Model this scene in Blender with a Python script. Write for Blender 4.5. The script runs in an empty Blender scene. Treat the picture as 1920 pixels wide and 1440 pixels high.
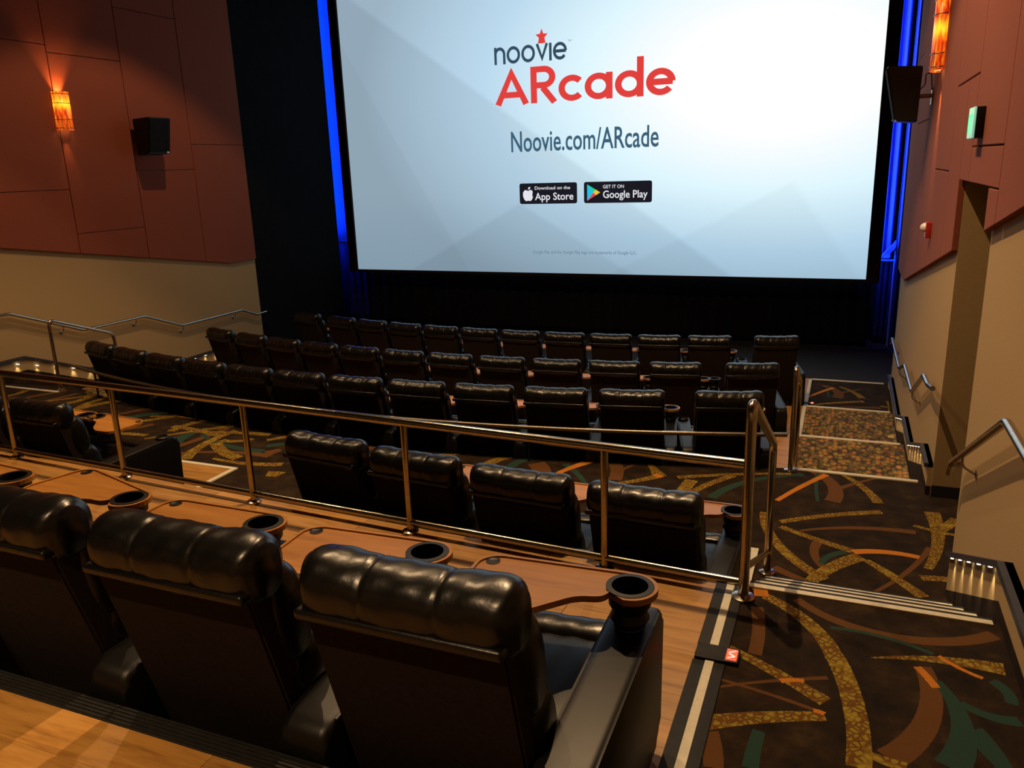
import bpy, bmesh, math, random
from mathutils import Vector, Matrix
from mathutils.geometry import tessellate_polygon
random.seed(7)
S = bpy.context.scene
COL = S.collection
PI = math.pi

# ------------------------------------------------------------------ camera, world, exposure, big lights
cam = bpy.data.cameras.new('camera'); cam.lens = 1500/1920*36; cam.sensor_width = 36; cam.clip_start = .05
co = bpy.data.objects.new('camera', cam); COL.objects.link(co)
F = Vector((-0.372705, 0.889932, -0.262892)); R = Vector((0.92525, 0.37799, -0.032182)); U = Vector((-0.070731, 0.255235, 0.964288))
co.matrix_world = Matrix(((R.x, U.x, -F.x, 0), (R.y, U.y, -F.y, 0), (R.z, U.z, -F.z, 0), (0, 0, 0, 1)))
S.camera = co
w = bpy.data.worlds.new('world'); S.world = w; w.use_nodes = True
w.node_tree.nodes['Background'].inputs[0].default_value = (.9, .7, .5, 1)
w.node_tree.nodes['Background'].inputs[1].default_value = .0005
S.view_settings.view_transform = 'Standard'; S.view_settings.look = 'None'
S.view_settings.exposure = 0; S.view_settings.gamma = 1; S.view_settings.use_curve_mapping = False
WARM = (1, .64, .33)

def spot(name, loc, target, energy, angle=90, blend=.6, color=WARM, radius=.045):
    l = bpy.data.lights.new(name, 'SPOT'); l.energy = energy; l.spot_size = math.radians(angle); l.spot_blend = blend
    l.color = color; l.shadow_soft_size = radius
    o = bpy.data.objects.new(name, l); COL.objects.link(o); o.location = loc
    o.rotation_euler = (Vector(target)-Vector(loc)).to_track_quat('-Z', 'Y').to_euler()
    return o
def area(name, loc, target, energy, sx, sy, color):
    l = bpy.data.lights.new(name, 'AREA'); l.shape = 'RECTANGLE'; l.size = sx; l.size_y = sy; l.energy = energy; l.color = color
    o = bpy.data.objects.new(name, l); COL.objects.link(o); o.location = loc
    o.rotation_euler = (Vector(target)-Vector(loc)).to_track_quat('-Z', 'Y').to_euler()
    return o
CZ = 4.85
# ceiling downlights over the seats and the side aisles
for x, y, e, an in ((-1.5, -1.7, 1350, 66), (-4.6, -1.6, 700, 70), (-7.7, -1.6, 150, 80), (-1.9, 5.7, 1500, 100), (-4.8, 5.7, 640, 100), (-7.7, 5.7, 420, 84),
                    (-1.5, 9.4, 320, 100), (-4.6, 9.4, 120, 100), (-7.7, 9.4, 470, 100)):
    spot('ceiling_downlight', (x, y, CZ-.05), (x, y, -3), e, an, .22)

# ------------------------------------------------------------------ materials
def mat(name):
    m = bpy.data.materials.new(name); m.use_nodes = True
    return m, m.node_tree, m.node_tree.nodes['Principled BSDF']
def N(t, typ, **kw):
    n = t.nodes.new(typ)
    for k, v in kw.items(): setattr(n, k, v)
    return n
def setin(t, sock, v):
    if isinstance(v, bpy.types.NodeSocket): t.links.new(v, sock)
    else: sock.default_value = v
def MATH(t, op, a, b=None, c=None, clamp=False):
    n = N(t, 'ShaderNodeMath', operation=op, use_clamp=clamp)
    setin(t, n.inputs[0], a)
    if b is not None: setin(t, n.inputs[1], b)
    if c is not None: setin(t, n.inputs[2], c)
    return n.outputs[0]
def VM(t, op, a, b=None, out=0):
    n = N(t, 'ShaderNodeVectorMath', operation=op)
    setin(t, n.inputs[0], a)
    if b is not None: setin(t, n.inputs[1], b)
    return n.outputs[out]
def MIX(t, f, a, b, blend='MIX'):
    n = N(t, 'ShaderNodeMix', data_type='RGBA', blend_type=blend)
    setin(t, n.inputs[0], f); setin(t, n.inputs[6], a); setin(t, n.inputs[7], b)
    return n.outputs[2]
def NOISE(t, vec, scale, detail=4, rough=.55, out=0):
    n = N(t, 'ShaderNodeTexNoise'); n.inputs['Scale'].default_value = scale; n.inputs['Detail'].default_value = detail
    n.inputs['Roughness'].default_value = rough
    if vec is not None: t.links.new(vec, n.inputs['Vector'])
    return n.outputs[out]
def COORD(t, which='Object'): return N(t, 'ShaderNodeTexCoord').outputs[which]
def MAP(t, vec, scale=(1, 1, 1), loc=(0, 0, 0), rot=(0, 0, 0)):
    n = N(t, 'ShaderNodeMapping'); t.links.new(vec, n.inputs[0]); n.inputs['Scale'].default_value = scale
    n.inputs['Location'].default_value = loc; n.inputs['Rotation'].default_value = rot
    return n.outputs[0]
def BUMP(t, p, hgt, strength=.3, dist=.01):
    b = N(t, 'ShaderNodeBump'); b.inputs['Strength'].default_value = strength; b.inputs['Distance'].default_value = dist
    t.links.new(hgt, b.inputs['Height']); t.links.new(b.outputs[0], p.inputs['Normal'])
def RAMP(t, f, stops):
    n = N(t, 'ShaderNodeValToRGB'); t.links.new(f, n.inputs[0])
    e = n.color_ramp.elements
    while len(e) < len(stops): e.new(.5)
    for q, (pos, c) in zip(e, stops): q.position = pos; q.color = (*c, 1)
    return n.outputs[0]
def noisy(name, c0, c1, scale, rough, bump=.0, bscale=None, metal=0, spec=.5):
    m, t, p = mat(name); v = COORD(t)
    t.links.new(RAMP(t, NOISE(t, v, scale), [(.3, c0), (.7, c1)]), p.inputs['Base Color'])
    p.inputs['Roughness'].default_value = rough; p.inputs['Metallic'].default_value = metal; p.inputs['Specular IOR Level'].default_value = spec
    if bump: BUMP(t, p, NOISE(t, v, bscale or scale*4, 3), bump)
    return m
M = {}
M['leather'] = noisy('black_leather', (.002, .002, .0022), (.0035, .0035, .0035), 6, .30, .20, 16, spec=.36)
M['leather_flat'] = noisy('smooth_black_leather', (.002, .002, .0022), (.0035, .0035, .0035), 6, .42, .08, 8, spec=.26)
M['back_fabric'] = noisy('dark_back_fabric', (.008, .0045, .0035), (.013, .0075, .006), 60, .95, .2, 300, spec=.15)
M['black'] = noisy('black_plastic', (.003, .003, .003), (.006, .006, .006), 20, .45, spec=.3)
M['black_cloth'] = noisy('black_masking_cloth', (.004, .005, .008), (.008, .009, .013), 12, .95, .2, 40, spec=.15)
M['black_gap'] = noisy('black_backing', (.004, .003, .003), (.008, .006, .006), 10, .9)
M['tan'] = noisy('tan_wall_fabric', (.36, .245, .108), (.42, .285, .128), 90, .9, .25, 260)
M['maroon'] = noisy('maroon_acoustic_fabric', (.215, .048, .021), (.260, .060, .026), 70, .95, .25, 260)
M['ceiling'] = noisy('black_ceiling', (.010, .009, .009), (.016, .014, .014), 5, .95)
M['wing'] = noisy('black_wing', (.004, .0045, .006), (.006, .007, .009), 5, .95, spec=.1)
M['steel'] = noisy('brushed_steel', (.38, .34, .28), (.48, .43, .36), 30, .2, metal=1)
M['dark_steel'] = noisy('dark_rail_steel', (.20, .17, .14), (.28, .24, .19), 30, .38, metal=1)
M['white_strip'] = noisy('white_nosing', (.50, .47, .37), (.60, .57, .45), 40, .6)
M['rubber'] = noisy('black_rubber', (.006, .006, .006), (.011, .011, .010), 40, .65, spec=.25)
M['red_plastic'] = noisy('red_plastic', (.32, .012, .010), (.38, .02, .015), 20, .4)
M['white_plastic'] = noisy('white_plastic', (.7, .7, .7), (.8, .8, .8), 20, .3)
M['grey_metal'] = noisy('blue_grey_cap', (.035, .045, .07), (.05, .06, .09), 20, .45, metal=.4)
M['masking'] = noisy('screen_masking', (.022, .015, .013), (.028, .019, .017), 10, .95, spec=.1)
def emit(name, c, s):
    m, t, p = mat(name); p.inputs['Base Color'].default_value = (*c, 1); p.inputs['Emission Color'].default_value = (*c, 1)
    p.inputs['Emission Strength'].default_value = s; p.inputs['Roughness'].default_value = .5
    n = NOISE(t, COORD(t), 18, 1); t.links.new(MATH(t, 'MULTIPLY', MATH(t, 'MULTIPLY_ADD', n, .1, .95), s), p.inputs['Emission Strength'])
    return m
M['led'] = emit('led_warm_white', (1, .86, .6), 6)
M['marker_red'] = emit('red_marker_glow', (1, .07, .03), 1.2)
M['marker_pale'] = emit('pale_marker_glow', (1, .55, .45), 1.0)
M['exit_green'] = emit('exit_green_glow', (.03, .85, .33), .9)
M['exit_white'] = emit('exit_face', (.35, .75, .55), .55)
M['lamp_glow'] = emit('lamp_opening', (1, .70, .28), 4)

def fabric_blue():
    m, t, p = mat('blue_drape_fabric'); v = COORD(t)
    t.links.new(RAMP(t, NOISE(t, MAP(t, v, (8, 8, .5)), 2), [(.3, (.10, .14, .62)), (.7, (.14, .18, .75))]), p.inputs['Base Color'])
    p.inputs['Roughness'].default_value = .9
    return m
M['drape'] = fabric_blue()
M['drape_shaded'] = noisy('shaded_blue_drape', (.010, .012, .06), (.016, .02, .10), 6, .95, spec=.1)  # weak light on the lower drapes is put into this darker blue

def wood(name, c0, c1, c2, per_object=False, rough=.42, planks=False, sc=1.0):
    m, t, p = mat(name); v = COORD(t)
    if per_object:
        r = N(t, 'ShaderNodeObjectInfo').outputs['Random']
        off = N(t, 'ShaderNodeCombineXYZ'); t.links.new(MATH(t, 'MULTIPLY', r, 37.0), off.inputs[0]); t.links.new(MATH(t, 'MULTIPLY', r, 91.0), off.inputs[1])
        v = VM(t, 'ADD', v, off.outputs[0])
    st = MAP(t, v, (1.6*sc, 14*sc, 14*sc))
    big = NOISE(t, MAP(t, v, (1.1, 5, 5)), 1.4, 3, .6)
    gr = NOISE(t, st, 2.2, 6, .62)
    fine = NOISE(t, MAP(t, v, (5, 90, 90)), 2.5, 3, .6)
    f = MATH(t, 'ADD', MATH(t, 'MULTIPLY', gr, .6), MATH(t, 'MULTIPLY', fine, .15)); f = MATH(t, 'ADD', f, MATH(t, 'MULTIPLY', big, .25))
    c = RAMP(t, f, [(.36, c0), (.5, c1), (.66, c2)])
    if per_object:
        h = N(t, 'ShaderNodeHueSaturation'); t.links.new(c, h.inputs['Color']); t.links.new(MATH(t, 'MULTIPLY_ADD', r, .26, .86), h.inputs['Value']); c = h.outputs[0]
    if planks:
        b = N(t, 'ShaderNodeTexBrick'); t.links.new(v, b.inputs['Vector']); b.inputs['Scale'].default_value = 1; b.inputs['Brick Width'].default_value = 1.1
        b.inputs['Row Height'].default_value = .15; b.inputs['Mortar Size'].default_value = .003; b.inputs['Color1'].default_value = (1, 1, 1, 1); b.inputs['Color2'].default_value = (.82, .8, .78, 1); b.inputs['Mortar'].default_value = (.3, .25, .2, 1)
        c = MIX(t, 1.0, c, b.outputs[0], 'MULTIPLY')
    t.links.new(c, p.inputs['Base Color']); p.inputs['Roughness'].default_value = rough
    BUMP(t, p, fine, .08)
    return m
M['plank'] = wood('oak_floor_plank', (.20, .090, .018), (.34, .168, .036), (.42, .225, .056), True, .45)
M['deck'] = wood('oak_floor_deck', (.22, .10, .024), (.36, .18, .045), (.44, .24, .07), False, .5, True)
M['tray'] = wood('orange_wood_tray', (.27, .108, .019), (.38, .162, .029), (.45, .20, .040), True, .36, sc=.8)

# ---- swirling carpet: every band of the pattern is an arc through three points of the floor
def band_group():
    g = bpy.data.node_groups.new('carpet_band', 'ShaderNodeTree')
    for nm, ty in (('P', 'NodeSocketVector'), ('C', 'NodeSocketVector'), ('N', 'NodeSocketVector'), ('T', 'NodeSocketVector'), ('R', 'NodeSocketFloat'), ('H', 'NodeSocketFloat'), ('W0', 'NodeSocketFloat'), ('W1', 'NodeSocketFloat')):
        g.interface.new_socket(nm, in_out='INPUT', socket_type=ty)
    g.interface.new_socket('Mask', in_out='OUTPUT', socket_type='NodeSocketFloat')
    i = g.nodes.new('NodeGroupInput'); o = g.nodes.new('NodeGroupOutput'); I = i.outputs
    rel = VM(g, 'SUBTRACT', I['P'], I['C'])
    d = MATH(g, 'ABSOLUTE', MATH(g, 'SUBTRACT', VM(g, 'LENGTH', rel, out=1), I['R']))
    a = MATH(g, 'ARCTAN2', VM(g, 'DOT_PRODUCT', rel, I['T'], out=1), VM(g, 'DOT_PRODUCT', rel, I['N'], out=1))
    tn = MATH(g, 'DIVIDE', a, I['H'])
    wd = MATH(g, 'MULTIPLY_ADD', MATH(g, 'SUBTRACT', I['W1'], I['W0']), MATH(g, 'MULTIPLY_ADD', tn, .5, .5), I['W0'])
    m = MATH(g, 'MULTIPLY', MATH(g, 'LESS_THAN', d, wd), MATH(g, 'LESS_THAN', MATH(g, 'ABSOLUTE', tn), 1.0))
    g.links.new(m, o.inputs[0])
    return g
BG = band_group()
def circle3(a, b, c):
    (ax, ay), (bx, by), (cx, cy) = a, b, c
    d = 2*(ax*(by-cy)+bx*(cy-ay)+cx*(ay-by))
    L = math.hypot(cx-ax, cy-ay)
    if abs(d) < .02*L*L: return None
    s = lambda p: p[0]**2+p[1]**2
    ux = (s(a)*(by-cy)+s(b)*(cy-ay)+s(c)*(ay-by))/d
    uy = (s(a)*(cx-bx)+s(b)*(ax-cx)+s(c)*(bx-ax))/d
    return ux, uy
def arc_of(a, b, c):
    ce = circle3(a, b, c)
    if ce is None:
        L = math.hypot(c[0]-a[0], c[1]-a[1]); nx, ny = -(c[1]-a[1])/L, (c[0]-a[0])/L
        m = ((a[0]+c[0])/2, (a[1]+c[1])/2); r = 6*L
        ce = (m[0]-nx*math.sqrt(r*r-L*L/4), m[1]-ny*math.sqrt(r*r-L*L/4))
    r = math.hypot(a[0]-ce[0], a[1]-ce[1])
    va = Vector((a[0]-ce[0], a[1]-ce[1])); vc = Vector((c[0]-ce[0], c[1]-ce[1])); vb = Vector((b[0]-ce[0], b[1]-ce[1]))
    a0 = math.atan2(va.y, va.x); a1 = math.atan2(vc.y, vc.x); ab = math.atan2(vb.y, vb.x)
    da = (a1-a0) % (2*PI); db = (ab-a0) % (2*PI)
    if db > da: da -= 2*PI
    mid = a0+da/2
    n = (math.cos(mid), math.sin(mid)); tt = (-math.sin(mid)*(1 if da > 0 else -1), math.cos(mid)*(1 if da > 0 else -1))
    return ce, n, tt, r, abs(da)/2
def carpet(name, bands, ws=1.0):
    m, t, p = mat(name); v = COORD(t)
    s = N(t, 'ShaderNodeSeparateXYZ'); t.links.new(v, s.inputs[0]); x, y = s.outputs[0], s.outputs[1]
    cb = N(t, 'ShaderNodeCombineXYZ'); t.links.new(x, cb.inputs[0]); t.links.new(y, cb.inputs[1]); P = cb.outputs[0]
    wob = VM(t, 'SCALE', VM(t, 'SUBTRACT', NOISE(t, v, 90, 2, out=1), (.5, .5, .5))); wob.node.inputs['Scale'].default_value = .006
    P = VM(t, 'ADD', P, wob)
    P = VM(t, 'MULTIPLY', P, (1, 1, 0))
    masks = {}
    for k, a, b, c, w0, w1 in bands:
        ce, n, tt, r, hh = arc_of(a, b, c)
        g = N(t, 'ShaderNodeGroup'); g.node_tree = BG
        t.links.new(P, g.inputs['P']); g.inputs['C'].default_value = (*ce, 0); g.inputs['N'].default_value = (*n, 0); g.inputs['T'].default_value = (*tt, 0)
        g.inputs['R'].default_value = r; g.inputs['H'].default_value = hh; g.inputs['W0'].default_value = w0/2*ws; g.inputs['W1'].default_value = w1/2*ws
        masks[k] = g.outputs[0] if k not in masks else MATH(t, 'MAXIMUM', masks[k], g.outputs[0])
    mott = NOISE(t, v, 7, 5, .7); fib = NOISE(t, v, 260, 2)
    base = RAMP(t, mott, [(.34, (.009, .0055, .003)), (.55, (.022, .012, .006)), (.72, (.042, .025, .009))])
    vo = N(t, 'ShaderNodeTexVoronoi', feature='DISTANCE_TO_EDGE'); t.links.new(v, vo.inputs['Vector']); vo.inputs['Scale'].default_value = 36
    crack = RAMP(t, vo.outputs['Distance'], [(.07, (.12, .050, .009)), (.24, (.25, .19, .024))])
    crack = MIX(t, RAMP(t, NOISE(t, v, 9, 2), [(.55, (0, 0, 0)), (.7, (.5, .5, .5))]), crack, (.38, .29, .035, 1))
    c = base
    for k, colr in (('r', (.105, .045, .013, 1)), ('t', (.018, .047, .036, 1)), ('g', crack), ('o', (.46, .16, .018, 1))):
        if k in masks: c = MIX(t, masks[k], c, colr)
    c = MIX(t, 1.0, c, RAMP(t, fib, [(.3, (.7, .7, .7)), (.7, (1.15, 1.15, 1.15))]), 'MULTIPLY')
    t.links.new(c, p.inputs['Base Color']); p.inputs['Roughness'].default_value = .95; p.inputs['Specular IOR Level'].default_value = .15
    BUMP(t, p, fib, .4)
    return m
L1=[('g',(-0.24, 3.655),(-0.045, 3.491),(0.088, 3.218),0.05,0.07),('g',(0.08, 3.257),(0.156, 2.938),(0.172, 2.581),0.07,0.075),('g',(-0.383, 3.18),(-0.156, 3.054),(0.055, 2.917),0.035,0.06),('g',(-0.412, 2.603),(-0.176, 2.735),(0.057, 2.825),0.075,0.045),('g',(0.225, 3.282),(0.471, 3.356),(0.726, 3.374),0.006,0.075),('r',(0.42, 3.286),(0.437, 3.085),(0.271, 2.663),0.06,0.09),('t',(0.465, 3.2),(0.525, 2.995),(0.465, 2.688),0.03,0.1),('t',(0.535, 3.085),(0.629, 3.032),(0.728, 3.036),0.03,0.05),('t',(0.551, 2.921),(0.599, 2.839),(0.635, 2.749),0.09,0.05),('t',(0.061, 3.467),(0.301, 3.46),(0.469, 3.395),0.02,0.02),('r',(-0.094, 3.672),(0.244, 3.485),(0.726, 3.639),0.04,0.06),('r',(-0.264, 3.538),(-0.236, 3.337),(-0.234, 3.147),0.05,0.05),('r',(-0.344, 2.591),(-0.318, 2.515),(-0.295, 2.411),0.07,0.06),('r',(-0.385, 2.845),(-0.238, 2.934),(0.059, 3.077),0.012,0.02),('r',(-0.381, 2.927),(-0.193, 2.899),(0.043, 2.845),0.014,0.018),('o',(0.4, 3.278),(0.428, 3.225),(0.459, 3.151),0.03,0.03),('o',(0.488, 3.389),(0.56, 3.323),(0.638, 3.28),0.018,0.018),('o',(-0.117, 2.993),(-0.07, 3.016),(-0.027, 3.026),0.025,0.02),('o',(0.014, 2.847),(0.037, 2.845),(0.055, 2.839),0.02,0.02),('t',(-0.176, 2.454),(-0.17, 2.558),(-0.166, 2.659),0.05,0.04),('t',(0.668, 3.274),(0.701, 3.237),(0.715, 3.139),0.04,0.04),('g',(0.203, 2.665),(0.258, 2.649),(0.326, 2.636),0.03,0.05),('o',(-0.283, 3.743),(-0.264, 3.694),(-0.252, 3.645),0.06,0.06),]
L3=[('g',(-0.447, 6.232),(-0.34, 5.765),(0.035, 5.248),0.05,0.06),('g',(-0.314, 6.082),(0.018, 6.314),(0.422, 6.517),0.04,0.05),('g',(-0.307, 6.0),(-0.057, 5.861),(0.211, 5.74),0.04,0.05),('o',(0.211, 5.726),(0.422, 5.797),(0.64, 5.785),0.05,0.04),('g',(-0.053, 5.193),(0.076, 5.443),(0.258, 5.67),0.06,0.08),('g',(0.293, 5.625),(0.453, 5.416),(0.625, 5.209),0.04,0.06),('r',(0.72, 5.97),(0.545, 5.525),(0.338, 5.18),0.03,0.02),('g',(0.785, 6.636),(0.797, 6.271),(0.683, 5.623),0.08,0.04),('g',(0.949, 6.552),(0.873, 6.392),(0.789, 6.236),0.06,0.05),('g',(0.64, 6.33),(0.769, 6.277),(0.906, 6.244),0.03,0.03),('g',(0.629, 5.476),(0.715, 5.492),(0.802, 5.51),0.05,0.05),('r',(-0.162, 5.968),(0.262, 6.158),(0.644, 6.203),0.02,0.05),('r',(-0.031, 5.808),(-0.033, 5.543),(0.043, 5.379),0.05,0.03),('r',(-0.301, 5.316),(-0.168, 5.23),(-0.051, 5.168),0.05,0.04),('t',(0.164, 5.709),(0.059, 5.617),(0.006, 5.473),0.04,0.03),('g',(-1.246, 6.755),(-0.793, 6.974),(-0.301, 7.144),0.05,0.03),('g',(-1.146, 6.306),(-1.138, 6.509),(-1.115, 6.73),0.08,0.08),('g',(-1.103, 6.318),(-0.978, 6.644),(-0.775, 6.949),0.05,0.05),('t',(-0.892, 6.388),(-0.681, 6.804),(-0.197, 7.154),0.06,0.04),('g',(-1.777, 6.41),(-1.589, 6.556),(-1.392, 6.753),0.04,0.06),('g',(-1.615, 7.085),(-1.519, 6.921),(-1.402, 6.726),0.01,0.09),('o',(-1.458, 6.755),(-1.423, 6.742),(-1.382, 6.72),0.05,0.04),('r',(-1.904, 6.995),(-1.812, 6.781),(-1.761, 6.523),0.09,0.08),('r',(-1.82, 6.505),(-1.71, 6.908),(-1.599, 7.091),0.03,0.02),('o',(-2.319, 6.48),(-2.196, 6.732),(-2.04, 6.978),0.03,0.04),('o',(-0.373, 6.496),(-0.184, 6.898),(-0.006, 7.216),0.03,0.04),('r',(0.051, 6.615),(0.043, 7.013),(-0.174, 7.321),0.09,0.06),('r',(0.088, 6.904),(0.242, 7.077),(0.402, 7.257),0.04,0.02),('g',(0.082, 7.31),(0.271, 7.044),(0.402, 6.691),0.03,0.06),('t',(-0.08, 7.236),(-0.082, 6.89),(-0.057, 6.58),0.02,0.02),('t',(-2.312, 6.767),(-2.06, 6.472),(-1.843, 6.078),0.05,0.02),]
EX=[('g',(-6.006, 5.746),(-6.168, 6.242),(-6.14, 6.648),0.09,0.06),('g',(-6.976, 6.57),(-6.572, 6.517),(-6.209, 6.46),0.06,0.06),('g',(-6.855, 6.408),(-6.812, 6.773),(-6.58, 7.001),0.07,0.06),('g',(-6.068, 6.252),(-5.775, 6.041),(-5.5, 5.943),0.09,0.09),('g',(-7.564, 6.55),(-7.362, 6.753),(-7.165, 7.019),0.06,0.07),('o',(-7.183, 6.886),(-7.157, 6.966),(-7.191, 7.068),0.12,0.12),('r',(-6.406, 5.974),(-6.337, 6.306),(-6.312, 6.693),0.06,0.07),('r',(-6.105, 5.775),(-6.144, 6.097),(-6.086, 6.314),0.05,0.05),('t',(-6.49, 6.078),(-6.568, 6.351),(-6.523, 6.63),0.12,0.05),('t',(-7.813, 6.583),(-7.642, 6.822),(-7.382, 6.984),0.08,0.06),('r',(-7.966, 6.783),(-7.89, 6.978),(-7.813, 7.177),0.06,0.04),('g',(-8.71, 6.71),(-8.626, 7.034),(-8.389, 7.257),0.1,0.08),('g',(-8.737, 6.79),(-8.805, 7.107),(-8.745, 7.347),0.08,0.05),('r',(-9.893, 6.904),(-9.766, 7.157),(-9.655, 7.374),0.07,0.06),('g',(-9.081, 6.902),(-9.034, 7.04),(-9.332, 7.415),0.09,0.06),('r',(-9.496, 6.845),(-9.418, 7.079),(-9.371, 7.302),0.06,0.06),('g',(-6.074, 6.341),(-5.877, 6.363),(-5.76, 6.48),0.06,0.05),('r',(-7.552, 6.271),(-7.378, 6.373),(-7.267, 6.56),0.07,0.05),('g',(-7.4, 6.17),(-7.2, 6.207),(-7.013, 6.216),0.06,0.05),('g',(-10.258, 6.851),(-10.201, 7.001),(-10.244, 7.228),0.07,0.07),('r',(-10.035, 6.691),(-10.082, 6.837),(-10.035, 6.915),0.06,0.05),('g',(-5.59, 6.488),(-5.412, 6.681),(-5.236, 6.904),0.05,0.08),('g',(-5.006, 6.695),(-4.992, 6.771),(-4.916, 6.894),0.1,0.08),('g',(-4.899, 6.638),(-4.791, 6.808),(-4.664, 6.89),0.06,0.04),('r',(-4.51, 6.788),(-4.383, 6.652),(-4.307, 6.564),0.12,0.1),('o',(-4.182, 6.669),(-4.108, 6.794),(-4.049, 6.917),0.04,0.05),('g',(-3.883, 6.402),(-3.534, 6.642),(-3.339, 6.89),0.07,0.08),('o',(-3.372, 6.734),(-3.356, 6.82),(-3.344, 6.9),0.12,0.13),('g',(-3.182, 6.804),(-2.981, 6.919),(-2.653, 6.958),0.08,0.06),('g',(-3.022, 6.447),(-2.977, 6.685),(-2.69, 6.904),0.09,0.05),('t',(-2.77, 6.455),(-2.667, 6.843),(-2.341, 6.96),0.07,0.05),('r',(-2.587, 6.706),(-2.483, 6.57),(-2.421, 6.427),0.12,0.12),('o',(-2.316, 6.472),(-2.193, 6.781),(-2.038, 7.029),0.04,0.05),('t',(-4.738, 6.63),(-4.666, 6.788),(-4.537, 6.898),0.07,0.05),('g',(-4.936, 5.674),(-4.871, 5.695),(-4.789, 5.697),0.09,0.09),('r',(-5.314, 6.144),(-5.277, 6.209),(-5.24, 6.277),0.1,0.06),('t',(-5.457, 6.322),(-5.383, 6.402),(-5.328, 6.449),0.06,0.06),]

XR = []
_r = random.Random(11)
for i in range(16):          # further bands of the same pattern towards the left side of the cross aisle
    x, y, an, L, be = _r.uniform(-9.6, -3.0), _r.uniform(5.75, 7.0), _r.uniform(-.5, .9), _r.uniform(.35, .6), _r.uniform(-.12, .12)
    dx, dy = math.cos(an), math.sin(an)
    XR.append(('grtgog'[i % 6], (x-dx*L, y-dy*L), (x-dy*be, y+dx*be), (x+dx*L, y+dy*L), .03, .07))
M['carpet_upper'] = carpet('swirl_carpet_upper', L1, 1.15)
M['carpet_cross'] = carpet('swirl_carpet_cross', L3+EX+XR, 1.45)
M['carpet_front'] = carpet('swirl_carpet_front', [(k, *[(p[0], p[1]*.95+6.25) for p in (a, b, c)], w0, w1) for k, a, b, c, w0, w1 in L3 if a[0] > -.6], 1.7)
def dotted():
    m, t, p = mat('speckled_step_carpet'); v = COORD(t)
    vo = N(t, 'ShaderNodeTexVoronoi'); t.links.new(MAP(t, v, (1, .55, 1)), vo.inputs['Vector']); vo.inputs['Scale'].default_value = 21; vo.inputs['Randomness'].default_value = .85
    sep = N(t, 'ShaderNodeSeparateColor'); t.links.new(vo.outputs['Color'], sep.inputs[0])
    colr = RAMP(t, sep.outputs[0], [(0, (.24, .16, .025)), (.3, (.33, .13, .03)), (.5, (.26, .20, .03)), (.75, (.07, .055, .02)), (1, (.18, .085, .02))])
    c = MIX(t, RAMP(t, vo.outputs['Distance'], [(.35, (1, 1, 1)), (.75, (0, 0, 0))]), (.030, .016, .006, 1), colr)
    t.links.new(c, p.inputs['Base Color']); p.inputs['Roughness'].default_value = .95
    BUMP(t, p, NOISE(t, v, 200, 2), .4)
    return m
M['carpet_step'] = dotted()

# ------------------------------------------------------------------ mesh helpers
def finish(name, bm, m, parent=None, smooth=False, sharp=None):
    bmesh.ops.recalc_face_normals(bm, faces=bm.faces)
    me = bpy.data.meshes.new(name); bm.to_mesh(me); bm.free()
    for mm in (m if isinstance(m, (list, tuple)) else [m]): me.materials.append(M[mm] if isinstance(mm, str) else mm)
    if smooth:
        for p in me.polygons: p.use_smooth = True
        if sharp: me.set_sharp_from_angle(angle=math.radians(sharp))
    o = bpy.data.objects.new(name, me); COL.objects.link(o)
    if parent: o.parent = parent
    return o
def thing(name, loc, label=None, cat=None, group=None, rz=0, kind=None):
    o = bpy.data.objects.new(name, None); COL.objects.link(o); o.empty_display_size = .1
    o.location = loc; o.rotation_euler = (0, 0, rz)
    tag(o, label, cat, group, kind); return o
def tag(o, label=None, cat=None, group=None, kind=None):
    if label: o['label'] = label
    if cat: o['category'] = cat
    if group: o['group'] = group
    if kind: o['kind'] = kind
    return o
def box(bm, x0, x1, y0, y1, z0, z1, bev=0, seg=2):
    r = bmesh.ops.create_cube(bm, size=1, matrix=Matrix.Translation(((x0+x1)/2, (y0+y1)/2, (z0+z1)/2)) @ Matrix.Diagonal((abs(x1-x0), abs(y1-y0), abs(z1-z0), 1)))
    if bev:
        es = list({e for v in r['verts'] for e in v.link_edges})
        bmesh.ops.bevel(bm, geom=es, offset=bev, segments=seg, affect='EDGES', profile=.6)
    return r
def boxo(name, m, dims, parent=None, bev=0, seg=2):
    bm = bmesh.new(); box(bm, *dims, bev, seg); return finish(name, bm, m, parent, bev > 0, 40)
def prism(bm, pts, axis, a, b):
    """pts: 2-D outline; axis 'x': (y,z), 'y': (x,z), 'z': (x,y)"""
    def P(p, q): return {'x': (q, p[0], p[1]), 'y': (p[0], q, p[1]), 'z': (p[0], p[1], q)}[axis]
    v0 = [bm.verts.new(P(p, a)) for p in pts]; v1 = [bm.verts.new(P(p, b)) for p in pts]
    bm.faces.new(v0); bm.faces.new(v1[::-1])
    n = len(pts)
    for i in range(n): bm.faces.new((v0[i], v0[(i+1) % n], v1[(i+1) % n], v1[i]))
    return v0+v1
def fillet(pts, r, n=6):
    out = [Vector(pts[0])]
    for i in range(1, len(pts)-1):
        p, a, b = Vector(pts[i]), Vector(pts[i-1]), Vector(pts[i+1])
        u, v = (a-p), (b-p); rr = min(r, u.length*.45, v.length*.45); u.normalize(); v.normalize()
        s, e = p+u*rr, p+v*rr
        for k in range(n+1):
            q = k/n; out.append(s*(1-q)**2+p*2*q*(1-q)+e*q*q)
    out.append(Vector(pts[-1])); return out
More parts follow.
